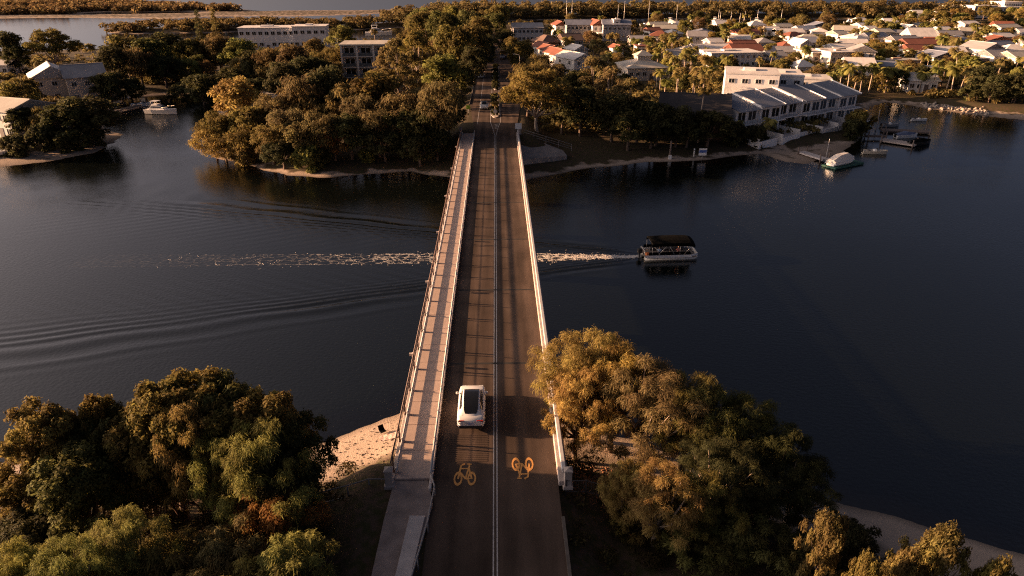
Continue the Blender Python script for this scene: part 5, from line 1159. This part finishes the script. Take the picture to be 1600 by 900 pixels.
RIM = mat('wheel_rim', (.35,.35,.36), .35, .05, 3, metallic=.8); TRIM = mat('black_trim', (.02,.02,.02), .5, .1, 3); LAMP = mat('lamp_glass', (.7,.7,.68), .2, .02, 3)
def car(label, x, y, z, rz, paint, name='car', group=None):
    o = empty(name, (x, y, z), rz, label, 'car', group)
    def put(k, m, loc=(0,0,0), nm=None):
        me_ = CARM[k]; c = bpy.data.objects.new(nm or k, me_); link(c, o); c.location = loc
        if not me_.materials: me_.materials.append(m)
        c.material_slots[0].link = 'OBJECT'; c.material_slots[0].material = m; return c
    put('body', paint); put('cabin', paint); put('glass_roof', GLASS); put('side_window-1', GLASS, nm='side_window'); put('side_window1', GLASS, nm='side_window')
    for sx in (-1, 1):
        for yy in (-1.45, 1.45):
            w = put('tyre', BLACK, (sx*.84, yy, .35), 'wheel'); r = bpy.data.objects.new('rim', CARM['rim']); link(r, w)
            if not CARM['rim'].materials: CARM['rim'].materials.append(RIM)
        put('tail_light', RED_LAMP, (sx*.64, -2.31, .90)); put('headlight', LAMP, (sx*.62, 2.27, .70)); put('mirror', paint, (sx*1.03, .92, 1.03))
    put('number_plate', PLATE, (0, -2.385, .74)); put('bumper', TRIM, (0, -2.33, .46)); return o
p = G(737, 633, DECK + .6)
car('white rounded hatchback SUV with long dark glass roof crossing the bridge', p.x, p.y, DECK + .012, 0, CAR_WHITE)
cars = 'cars on the far approach road'
for px, py, rz, m_, t in ((757, 173, 180, CAR_WHITE, 'white car driving toward the bridge on the far road'), (766, 92, 180, CAR_DARK, 'dark car waiting at the far intersection'), (785, 89, 0, CAR_GREY, 'grey car at the far intersection beside the dark one'), (797, 88, 60, CAR_DARK, 'dark car turning at the far intersection'), (752, 120, 180, CAR_GREY, 'grey car parked in shade by the far kerb')):
    q = G(px, py, 2.6 if py < 150 else 3.2); car(t, q.x, q.y, RZ(q.y) + .02, R(rz), m_, group=cars)

# planted median, signs and posts on the far road
for y0, y1, w in ((146, 168, .95), (191, 250, .75)):
    n = 14; poly = [(w*math.cos(a)*(1 if abs(math.cos(a)) < 2 else 1), (y0 + y1)/2 + ((y1 - y0)/2)*(abs(math.sin(a))**.35)*(1 if math.sin(a) > 0 else -1)) for a in [2*math.pi*i/n for i in range(n)]]
    zz = RZ((y0 + y1)/2); mb = MB(); mb.loft([[(x, y, RZ(y) - .1) for x, y in poly], [(x, y, RZ(y) + .14) for x, y in poly]]); tag(mb.build('median_kerb', CONC), kind='structure')
mg = 'plants on the road median'
for i, y in enumerate((148.5, 151, 154, 157.5, 161, 164.5)):
    o = plant(('mid_bush', 'palm_b', 'mid_bush', 'palm_b', 'mid_bush', 'palm_b')[i], 0, y, (.34, .42, .38, .5, .36, .45)[i], (DARKG, OLIVE, MOSS)[i % 3], name='shrub' if i % 2 == 0 else 'palm_tree', z=RZ(y) + .12,
              label='%s on the planted median, %s from the bridge' % ('low shrub' if i % 2 == 0 else 'small palm', ORD[i]), cat='shrub' if i % 2 == 0 else 'palm', group=mg)
for i, y in enumerate((193, 200, 208, 217, 227, 238)):
    plant('mid_bush', 0, y, .42, (DARKG, MOSS)[i % 2], name='shrub', z=RZ(y) + .12, label='dark shrub on the far second median, %s from the bridge' % ORD[i], cat='shrub', group=mg)
def sign(label, x, y, z, h, shape, m_, s=.35, name='road_sign'):
    o = empty(name, (x, y, z), 0, label, 'sign'); MB().tube([(0,0,-.3), (0,0,h)], .04, 6).build('pole', STEEL_PALE, o)
    mb = MB()
    if shape == 'disc': mb.tube([(0,-.07,h), (0,-.04,h)], s, 16, smooth=False)
    else: mb.bbox(-s, s, -.07, -.045, h - s*.9, h + s*.9, .005)
    mb.build('sign_face', m_, o); return o
sign('round white keep sign on a post before the planted median', 0, 145.2, RZ(145.2), 1.5, 'disc', WHITE, .42)
q = G(732, 186, 3.5); sign('yellow-green warning sign beside the far road trees', q.x, q.y, hz(q.x, q.y), 2.0, 'rect', mat('hi_vis_green', (.38,.62,.06), .5, .05, 3), .45)
q = G(810, 210, 4.5); sign('white square sign backing onto the far pillar', q.x, q.y, hz(q.x, q.y), 1.7, 'rect', WHITE, .6)
q = G(1098, 238, 1.4); o = sign('blue and white board on the shaded far bank', q.x, q.y, hz(q.x, q.y), 1.4, 'rect', WHITE, .75, 'notice_board'); MB().box(-.7, .7, -.085, -.072, 1.25, 1.75).build('blue_band', mat('sign_blue', (.06,.12,.38), .5, .05, 3), o)
q = G(1085, 236, 1.4); o = empty('bollard', (q.x, q.y, hz(q.x, q.y)), 0, 'white bollard beside the blue and white board', 'bollard'); MB().tube([(0,0,-.3),(0,0,1.5),(0,0,1.6)], [.14,.14,.05], 10).build('post', WHITE, o); MB().tube([(0,0,1.2),(0,0,1.35)], .15, 10).build('band', BLACK, o)
q = G(1046, 250, 0); o = empty('marker_post', (q.x, q.y, -1), 0, 'brown timber marker pile with white box at the water edge', 'post'); MB().tube([(0,0,-1.5),(0,0,3.0),(.03,0,4.6)], [.2,.18,.16], 9).build('pile', TIMBER, o); MB().bbox(-.3,.3,-.35,-.17,1.1,2.0,.03).build('box', WHITE, o)
for i, (px, py, h) in enumerate(((745, 100, 8.5), (812, 130, 8.0), (925, 22, 9))):
    if i == 2: continue
    q = G(px, py, 2); o = empty('street_lamp', (q.x, q.y, hz(q.x, q.y)), 0, ('slim street lamp on the kerb by the gum trees', 'slim street lamp between the road and the umbrella-shaped tree')[i], 'lamp')
    MB().tube([(0,0,-.3),(0,0,h*.9),(.3*(1 if q.x < 0 else -1),0,h),(1.5*(1 if q.x < 0 else -1),0,h+.15)], [.09,.06,.05,.04], 8).build('pole', STEEL_PALE, o); MB().bbox(-.3,.3,-.12,.12,-.06,.06,.03).build('lamp_head', STEEL_PALE, o, (1.7*(1 if q.x < 0 else -1), 0, h+.15))

# ---------------------------------------------------------------- boats
def hull(L_, B_, H_, bow=.35, n=12, keel=.3):
    """boat hull, bow towards +x, deck closed"""
    rings = []
    for i in range(n + 1):
        t = i/n; x = -L_/2 + L_*t; w = B_/2 * (1 if t < 1 - bow*1.6 else max(.02, math.cos((t - 1 + bow*1.6)/(bow*1.6)*math.pi/2))**.75) * (.9 + .1*min(1, t*4)); sh = H_*(1 + .28*max(0, t - .4)**1.5*2)
        kx = x - (.0 if t < .8 else (t - .8)*1.0*L_*.08)
        rings.append([(kx, 0, -keel*(1 - max(0, t - .75)*2.5)), (kx, w*.72, 0), (x, w, sh), (x, w*.86, sh), (x, w*.84, sh - .12), (x, -w*.84, sh - .12), (x, -w*.86, sh), (x, -w, sh), (kx, -w*.72, 0)])
    return MB().loft(rings, True, True, False)
ORANGE = mat('orange_crate', (.55,.16,.04), .6, .1, 4); SEAT = mat('grey_vinyl', (.10,.09,.09), .6, .1, 4); ALLOY = mat('alloy_tube', (.60,.56,.50), .4, .05, 3, metallic=.3); DECKM = mat('boat_deck', (.20,.17,.15), .8, .15, 3)
bo = empty('tour_boat', (BOAT[0], BOAT[1], 0), R(3), 'black-canopied flat pontoon boat trailing white wake', 'boat')
for s in (-1, 1): MB().tube([(-3.3, s*1.0, .05), (2.6, s*1.0, .05), (3.1, s*1.0, .12), (3.45, s*1.0, .28)], [.30,.30,.24,.05], 12).build('pontoon', ALLOY, bo)
MB().bbox(-3.3, 3.2, -1.35, 1.35, .36, .46, .02).build('deck', DECKM, bo)
for s in (-1, 1): MB().loft([[(-3.3, s*1.36, .34), (-3.3, s*1.40, .34), (-3.3, s*1.40, .70), (-3.3, s*1.36, .70)], [(2.5, s*1.36, .34), (2.5, s*1.40, .34), (2.5, s*1.40, .70), (2.5, s*1.36, .70)], [(3.35, s*.95, .34), (3.38, s*.98, .34), (3.38, s*.98, .74), (3.35, s*.95, .74)]]).build('side_panel', WHITE, bo)
for s in (-1, 1): MB().box(-2.9, 2.4, s*1.375 - .012, s*1.375 + .012, .702, 1.12).build('screen_panel', CANVAS_BLACK, bo)
MB().bbox(3.36, 3.44, -.95, .95, .34, .74, .02).build('bow_panel', WHITE, bo)
rings = []
for x, dz in ((-2.6,-.10), (-2.5,.0), (-1,.06), (1,.06), (2.3,0), (2.75,-.14), (2.85,-.30)):
    rings.append([(x, -1.46, 1.82 + dz), (x, -1.42, 2.22 + dz), (x, -.8, 2.42 + dz), (x, 0, 2.48 + dz), (x, .8, 2.42 + dz), (x, 1.42, 2.22 + dz), (x, 1.46, 1.82 + dz), (x, 1.40, 1.84 + dz), (x, .78, 2.36 + dz), (x, 0, 2.42 + dz), (x, -.78, 2.36 + dz), (x, -1.40, 1.84 + dz)])
MB().loft(rings).build('canopy', CANVAS_BLACK, bo)
for s in (-1, 1):
    for a, b in (((-2.4,2.05),(-1.5,.8)), ((-1.7,.8),(-.5,2.1)), ((-.5,2.1),(.3,.8)), ((1.6,.8),(2.5,1.95)), ((2.5,.8),(1.7,2.1)), ((-2.5,.8),(-2.5,2.05)), ((1.0,.8),(1.0,2.1))): MB().tube([(a[0], s*1.37, a[1]), (b[0], s*1.37, b[1])], .032, 6).build('canopy_pole', ALLOY, bo)
MB().bbox(-4.0, -3.45, -.26, .26, .55, 1.15, .1).tube([(-3.75, 0, .6), (-3.75, 0, -.5)], .09, 8).build('outboard_motor', BLACK, bo)
for s in (-1, 1): MB().bbox(-2.2, 2.2, s*1.05 - .22, s*1.05 + .22, .47, .85, .04).build('bench_seat', SEAT, bo)
MB().bbox(-.5, .7, -.35, .35, 1.1, 1.16, .02).tube([(.1,0,.46), (.1,0,1.1)], .06, 8).build('table', SEAT, bo)
for s in (-.7, .45): MB().tube([(-3.35, s-.35, .46), (-3.35, s-.35, 1.15), (-3.35, s+.35, 1.15), (-3.35, s+.35, .46)], .04, 6).build('stern_rail', ALLOY, bo)
MB().bbox(-3.1, -2.7, -.95, -.45, .47, .82, .03).build('crate', ORANGE, bo)
# seated passengers: one skinned body, joints placed for sitting
def sitter_mesh():
    J = [((0,0,.46),.15), ((0,.02,.70),.14), ((0,.03,.94),.15), ((0,.03,1.06),.06), ((0,.05,1.16),.085), ((0,.06,1.28),.09),
         ((.10,.10,.45),.095), ((.11,.45,.46),.075), ((.11,.47,.06),.05), ((.11,.60,.02),.045), ((-.10,.10,.45),.095), ((-.11,.45,.46),.075), ((-.11,.47,.06),.05), ((-.11,.60,.02),.045),
         ((.20,.03,.98),.06), ((.25,.08,.72),.045), ((.16,.30,.62),.035), ((.14,.38,.60),.035), ((-.20,.03,.98),.06), ((-.25,.08,.72),.045), ((-.16,.30,.62),.035), ((-.14,.38,.60),.035)]
    E = [(0,1),(1,2),(2,3),(3,4),(4,5),(0,6),(6,7),(7,8),(8,9),(0,10),(10,11),(11,12),(12,13),(2,14),(14,15),(15,16),(16,17),(2,18),(18,19),(19,20),(20,21)]
    me_ = bpy.data.meshes.new('person'); me_.from_pydata([j[0] for j in J], E, []); o = bpy.data.objects.new('person_skin', me_); C.objects.link(o)
    o.modifiers.new('skin', 'SKIN'); o.modifiers.new('sub', 'SUBSURF').levels = 1
    for v, j in zip(me_.skin_vertices[0].data, J): v.radius = (j[1], j[1])
    me_.skin_vertices[0].data[0].use_root = True
    dg = bpy.context.evaluated_depsgraph_get(); m2 = bpy.data.meshes.new_from_object(o.evaluated_get(dg)); bpy.data.objects.remove(o); return m2
PM = sitter_mesh(); SKIN = mat('skin', (.42,.25,.18), .6, .05, 5); HAIR = mat('brown_hair', (.05,.03,.02), .7, .2, 8)
def person(label, x, y, z, rz, shirt, trousers):
    me_ = PM.copy(); me_.materials.clear()
    for m_ in (SKIN, shirt, trousers, HAIR): me_.materials.append(m_)
    for pl in me_.polygons:
        c = pl.center; pl.material_index = 3 if (c.z > 1.27 or (c.z > 1.14 and c.y < .0)) else 0 if c.z > 1.03 else 0 if (abs(c.x) > .13 and c.z < .75 and c.z > .56) else 1 if c.z > .55 else 2 if c.z > .10 else 0
    o = obj('person', me_, None, None, (x, y, z), rz); return tag(o, label, 'person', 'passengers under the boat canopy')
bw = bo.matrix_basis
for lx, ly, rz, sh, t in ((-1.5, -1.02, 0, mat('pale_blue_shirt', (.45,.55,.68), .8, .1, 5), 'seated passenger in pale blue shirt near the boat stern'), (.9, -1.02, 0, mat('pink_shirt', (.60,.22,.18), .8, .1, 5), 'seated passenger in reddish shirt toward the boat bow'), (-.4, 1.02, 180, mat('white_shirt', (.65,.62,.6), .8, .05, 5), 'seated passenger in white shirt on the far boat bench')):
    v = Vector((BOAT[0], BOAT[1], 0)) + Matrix.Rotation(R(3), 3, 'Z') @ Vector((lx, ly, .40)); person(t, v.x, v.y, v.z, R(3 + rz), sh, mat('dark_shorts', (.05,.05,.07), .8, .1, 5))

BLUEC = mat('faded_blue_cover', (.10,.13,.22), .8, .15, 3); GREENP = mat('green_pontoon', (.03,.10,.07), .7, .2, 3); TARP = mat('white_tarpaulin', (.66,.62,.58), .7, .06, 2, .3)
def cruiser(label, loc, rz, L_=10.0, group=None, name='motor_cruiser'):
    o = empty(name, loc, rz, label, 'boat', group); k = L_/10
    h_ = hull(10, 3.2, 1.25).mesh('hull'); ob = obj('hull', h_, WHITE, o, scale=(k, k, k))
    c = MB(); c.loft([[(-3.2,-1.25,1.1), (2.0,-1.15,1.1), (2.0,1.15,1.1), (-3.2,1.25,1.1)], [(-2.9,-1.15,1.75), (1.3,-1.0,1.75), (1.3,1.0,1.75), (-2.9,1.15,1.75)], [(-2.6,-1.0,2.35), (.1,-.9,2.35), (.1,.9,2.35), (-2.6,1.0,2.35)]])
    ob = obj('cabin', c.mesh('cabin'), WHITE, o, scale=(k, k, k))
    for s in (-1, 1): obj('side_window', MB().loft([[(-2.6,s*1.14,1.78), (1.0,s*1.0,1.78)], [(-2.4,s*1.05,2.2), (.3,s*.95,2.2)]], False, False).mesh('side_window'), GLASS, ob, (0, s*.03, 0))
    obj('windscreen', MB().loft([[(1.32,-.9,1.78), (1.32,.9,1.78)], [(.3,-.8,2.28), (.3,.8,2.28)]], False, False).mesh('windscreen'), GLASS, ob, (.05, 0, .03))
    ob2 = obj('flybridge', MB().bbox(-2.4, -.4, -.9, .9, 2.352, 2.75, .1).mesh('flybridge'), WHITE, o, scale=(k, k, k))
    obj('hardtop', MB().bbox(-2.6, -.3, -1.0, 1.0, 3.55, 3.65, .04).mesh('hardtop'), WHITE, o, scale=(k, k, k))
    for sx in (-2.4, -.5):
        for s in (-1, 1): obj('hardtop_post', MB().tube([(sx, s*.85, 2.7), (sx, s*.85, 3.56)], .04, 6).mesh('hardtop_post'), ALLOY, o, scale=(k, k, k))
    obj('bow_rail', MB().tube([(1.2,-1.3,2.0), (3.5,-.9,2.2), (4.75,0,2.35), (3.5,.9,2.2), (1.2,1.3,2.0)], .03, 6).mesh('bow_rail'), ALLOY, o, scale=(k, k, k)); return o
q = G(253, 176, .3); cruiser('white motor cruiser with flybridge moored in the canal', (q.x, q.y, .1), R(-12), 8.4)
def runabout(label, loc, rz, L_, m_, cover=None, group='small boats at the moorings'):
    o = empty('runabout_boat', loc, rz, label, 'boat', group); k = L_/6
    obj('hull', hull(6, 2.2, .8).mesh('hull'), m_, o, scale=(k, k, k))
    if cover: obj('cover', MB().loft([[(-2.9,-.95,.72), (-2.9,.95,.72), (-2.9,.5,1.0), (-2.9,-.5,1.0)], [(-.3,-1.05,.75), (-.3,1.05,.75), (-.3,.5,1.55), (-.3,-.5,1.55)], [(1.6,-.75,.9), (1.6,.75,.9), (1.6,.3,1.2), (1.6,-.3,1.2)], [(2.6,-.1,1.0), (2.6,.1,1.0), (2.6,.05,1.05), (2.6,-.05,1.05)]], True, True, False).mesh('cover'), cover, o, scale=(k, k, k))
    else:
        obj('windscreen', MB().loft([[(.6,-.7,.85), (1.0,0,.9), (.6,.7,.85)], [(.3,-.6,1.3), (.6,0,1.35), (.3,.6,1.3)]], False, False).mesh('windscreen'), GLASS, o, scale=(k, k, k)); obj('console', MB().bbox(-.4,.3,-.5,.5,.68,1.15,.05).mesh('console'), WHITE, o, scale=(k, k, k))
        obj('seat', MB().bbox(-1.9,-1.3,-.7,.7,.68,1.0,.05).mesh('seat'), SEAT, o, scale=(k, k, k))
    obj('outboard', MB().bbox(-3.4,-2.95,-.2,.2,.3,1.1,.08).mesh('outboard'), BLACK, o, scale=(k, k, k)); return o
q = G(222, 164, .3); runabout('small white runabout tied beside the flybridge cruiser', (q.x, q.y, .05), R(20), 5.2, WHITE)
q = G(318, 151, .3); runabout('pale dinghy under the canal bank trees', (q.x, q.y, .05), R(5), 4.2, WHITE)
def jetty(label, a, b, w=1.4, z=.45, m_=TIMBER, pil=True, name='jetty'):
    A_, B_ = Vector((*a, 0)), Vector((*b, 0)); L_ = (B_ - A_).length; o = empty(name, ((a[0]+b[0])/2, (a[1]+b[1])/2, 0), math.atan2(B_.y - A_.y, B_.x - A_.x), label, 'jetty', 'jetties and pontoons')
    n = max(3, int(L_/.5)); pm = MB().box(0, L_/n - .03, -w/2, w/2, z - .06, z).mesh('plank')
    for i in range(n): obj('plank', pm, m_, o, (-L_/2 + i*L_/n, 0, 0))
    MB().box(-L_/2, L_/2, -w/2 + .05, w/2 - .05, z - .28, z - .063).build('bearer', m_, o)
    if pil:
        for s in (-1, 1):
            for x in (-L_/2 + .3, L_/2 - .3): MB().tube([(x, s*(w/2 + .12), -2), (x, s*(w/2 + .12), z + 1.0)], .12, 8).build('pile', TIMBER, o)
    return o
def g2(px, py): p = G(px, py, .4); return (p.x, p.y)
jetty('long canal jetty slanting toward the flybridge cruiser', g2(166,176), g2(226,162)); jetty('short canal jetty in front of the canal house', g2(150,166), g2(196,160), 1.2); jetty('outer canal finger pontoon beside the cruiser stern', g2(188,174), g2(222,166), .9, pil=False)
for px, py, t in ((168,163,'small white post lamp on the canal jetty nearer the sand spit'), (202,161,'small white post lamp on the canal jetty nearer the cruiser')):
    q = G(px, py, .45); o = empty('jetty_lamp', (q.x, q.y, .45), 0, t, 'lamp'); MB().tube([(0,0,0),(0,0,1.2)], .05, 6).build('post', STEEL_PALE, o); MB().tube([(0,0,1.2),(0,0,1.25),(0,0,1.5),(0,0,1.6)], [.1,.22,.22,.05], 10).build('lamp_globe', WHITE, o)
# right shore moorings
q = G(1316, 256, .3); o = empty('covered_boat', (q.x, q.y, 0), R(28), 'boat under white tarpaulin on a green drive-on pontoon', 'boat')
MB().bbox(-3.8, 4.2, -1.5, 1.5, .05, .38, .05).build('pontoon', GREENP, o); obj('hull', hull(6.4, 2.3, .8).mesh('hull'), WHITE, o, (-.2, 0, .42))
MB().loft([[(-3.4,-1.15,.7), (-3.4,1.15,.7), (-3.4,.6,1.5), (-3.4,-.6,1.5)], [(-1.6,-1.3,.8), (-1.6,1.3,.8), (-1.6,.55,2.2), (-1.6,-.55,2.2)], [(.6,-1.25,.85), (.6,1.25,.85), (.6,.45,2.35), (.6,-.45,2.35)], [(2.0,-.9,1.0), (2.0,.9,1.0), (2.0,.3,1.7), (2.0,-.3,1.7)], [(2.95,-.15,1.15), (2.95,.15,1.15), (2.95,.06,1.25), (2.95,-.06,1.25)]]).build('tarpaulin', TARP, o)
jetty('sloping ramp jetty from the townhouse beach to the covered boat', g2(1252,238), g2(1290,250), 1.8, .6, CONC_PALE); jetty('long dark pontoon at the end of the townhouse row', g2(1378,203), g2(1452,206), 2.6, .5)
jetty('grey pontoon with moored dark boat beyond the townhouse beach', g2(1378,218), g2(1432,226), 2.6, .5, CONC); jetty('narrow gangway from the last townhouse yard to the pontoons', g2(1352,214), g2(1384,214), 1.2, .7)
q = G(1438, 224, .3); runabout('dark covered boat with canopy frame at the outer pontoon', (q.x, q.y, .05), R(20), 5.6, BLACK, CANVAS_BLACK)
q = G(1367, 238, .3); runabout('pale open runabout moored off the townhouse beach', (q.x, q.y, .05), R(-10), 4.6, mat('cream_hull', (.55,.48,.38), .4, .05, 2))
q = G(1416, 213, .3); runabout('blue-covered boat tied between the two pontoons', (q.x, q.y, .05), R(10), 5.2, WHITE, BLUEC)
q = G(1402, 200, .3); runabout('low grey tender alongside the long dark pontoon', (q.x, q.y + 3, .05), R(6), 4.4, mat('grey_hull', (.3,.3,.31), .5, .05, 2))
q = G(1436, 187, .3); runabout('small white dinghy drifting behind the long dark pontoon', (q.x, q.y, .05), R(-8), 3.6, WHITE)
for px, py, t in ((1289,255,'pale mooring pile beside the covered boat'), (1368,205,'mooring pile at the gangway of the last townhouse')):
    q = G(px, py, 0); o = empty('mooring_pile', (q.x, q.y, -1), 0, t, 'post'); MB().tube([(0,0,-1),(0,0,5.4)], [.08,.06], 8).build('pile', STEEL_GREY, o); MB().tube([(0,0,5.4),(0,0,5.55)], [.08,.02], 8).build('cap', WHITE, o)
# upturned dinghy and buoy on the left sand spit
q = G(14, 240, .6); o = empty('beached_dinghy', (q.x, q.y, hz(q.x, q.y) + .1), R(24), 'white dinghy lying on the left sand spit', 'boat'); obj('hull', hull(5.0, 1.8, .7).mesh('hull'), WHITE, o); MB().box(-1.2,-.8,-.7,.7,.45,.52).build('thwart', TIMBER, o)
q = G(88, 224, .8); o = empty('buoy', (q.x, q.y, hz(q.x, q.y)), 0, 'round white buoy lying on the left sand spit', 'buoy'); MB().tube([(0,0,0),(0,0,.1),(0,0,.35),(0,0,.6),(0,0,.7)], [.1,.32,.42,.32,.08], 14).build('float', WHITE, o); MB().tube([(0,0,.68),(0,0,.82)], .05, 6).build('eye', BLACK, o)
# marina: yachts with bare masts and motor boats on the narrow water behind the town
yg = 'yachts in the far marina'
for i, (px, mt, hm) in enumerate(((912,12,15), (921,13,14.5), (996,17,12), (1017,13,14), (1064,13,14), (1104,17,12), (1144,22,8), (1151,21,9), (1162,22,8), (1224,22,9), (1265,22,9), (1172,24,7), (1196,24,8))):
    q = G(px, mt, hm); q = Vector((q.x, max(q.y, 445), 0)); o = empty('sailing_yacht', (q.x, q.y, .1), R(rnd.uniform(-30, 30)), '%s yacht mast along the marina counted from the road' % ORD[i], 'yacht', yg)
    k = hm/14; obj('hull', hull(10, 3, 1.1).mesh('hull'), WHITE, o, scale=(k, k, k)); MB().loft([[(-2.5,-.9,.95), (2.2,-.6,.95), (2.2,.6,.95), (-2.5,.9,.95)], [(-2.3,-.7,1.5), (1.5,-.45,1.5), (1.5,.45,1.5), (-2.3,.7,1.5)]]).build('cabin', WHITE, o)
    MB().tube([(.6,0,.8), (.6,0,hm)], [.16,.10], 6).build('mast', ALLOY, o); MB().tube([(.6,0,2.0), (-3.2*k,0,2.1)], .09, 6).build('boom', ALLOY, o)
for i, px in enumerate((1030, 1050, 1085, 1120, 1185, 1210, 1250, 1290, 1330, 1380)):
    q = G(px, 34 + (i % 3), .5); cruiser('%s white motor cruiser along the marina counted from the road' % ORD[i], (q.x, q.y, .1), R(rnd.uniform(-40, 40)), 9, 'motor cruisers in the far marina')
q = G(592, 54, .5); cruiser('white motor yacht on the left river behind the apartment block', (q.x, q.y, .1), R(10), 14)
# folding chair and towel left on the near beach
q = G(598, 672, .5); zc = hz(q.x, q.y); o = empty('beach_chair', (q.x, q.y, zc), R(35), 'black folding chair standing alone on the near beach', 'chair', None, (.8, .8, .5))
MB().box(-.28,.28,-.25,.25,.30,.34).build('seat', CANVAS_BLACK, o); MB().loft([[(-.28,.24,.34), (.28,.24,.34), (.28,.28,.34), (-.28,.28,.34)], [(-.28,.48,.95), (.28,.48,.95), (.28,.52,.95), (-.28,.52,.95)]]).build('backrest', CANVAS_BLACK, o)
for sx in (-.27, .27):
    MB().tube([(sx,-.3,0), (sx,.26,.34)], .018, 6).build('leg', BLACK, o); MB().tube([(sx,.36,0), (sx,-.22,.33)], .018, 6).build('leg', BLACK, o)
q = G(612, 680, .5); tw = MB(); vv = []
for i in range(7):
    for j in range(5): xx, yy = -.9 + i*.3, -.4 + j*.2; vv.append((xx, yy, hz(q.x + xx, q.y + yy) - hz(q.x, q.y) + .05 + .03*math.sin(i*1.9 + j)))
tw.add(vv, [(i*5 + j, (i+1)*5 + j, (i+1)*5 + j + 1, i*5 + j + 1) for i in range(6) for j in range(4)])
tag(tw.build('towel', mat('pink_towel', (.60,.42,.36), .9, .15, 6), None, (q.x, q.y, hz(q.x, q.y)), R(20)), 'pale pink towel spread on the near beach', 'towel')
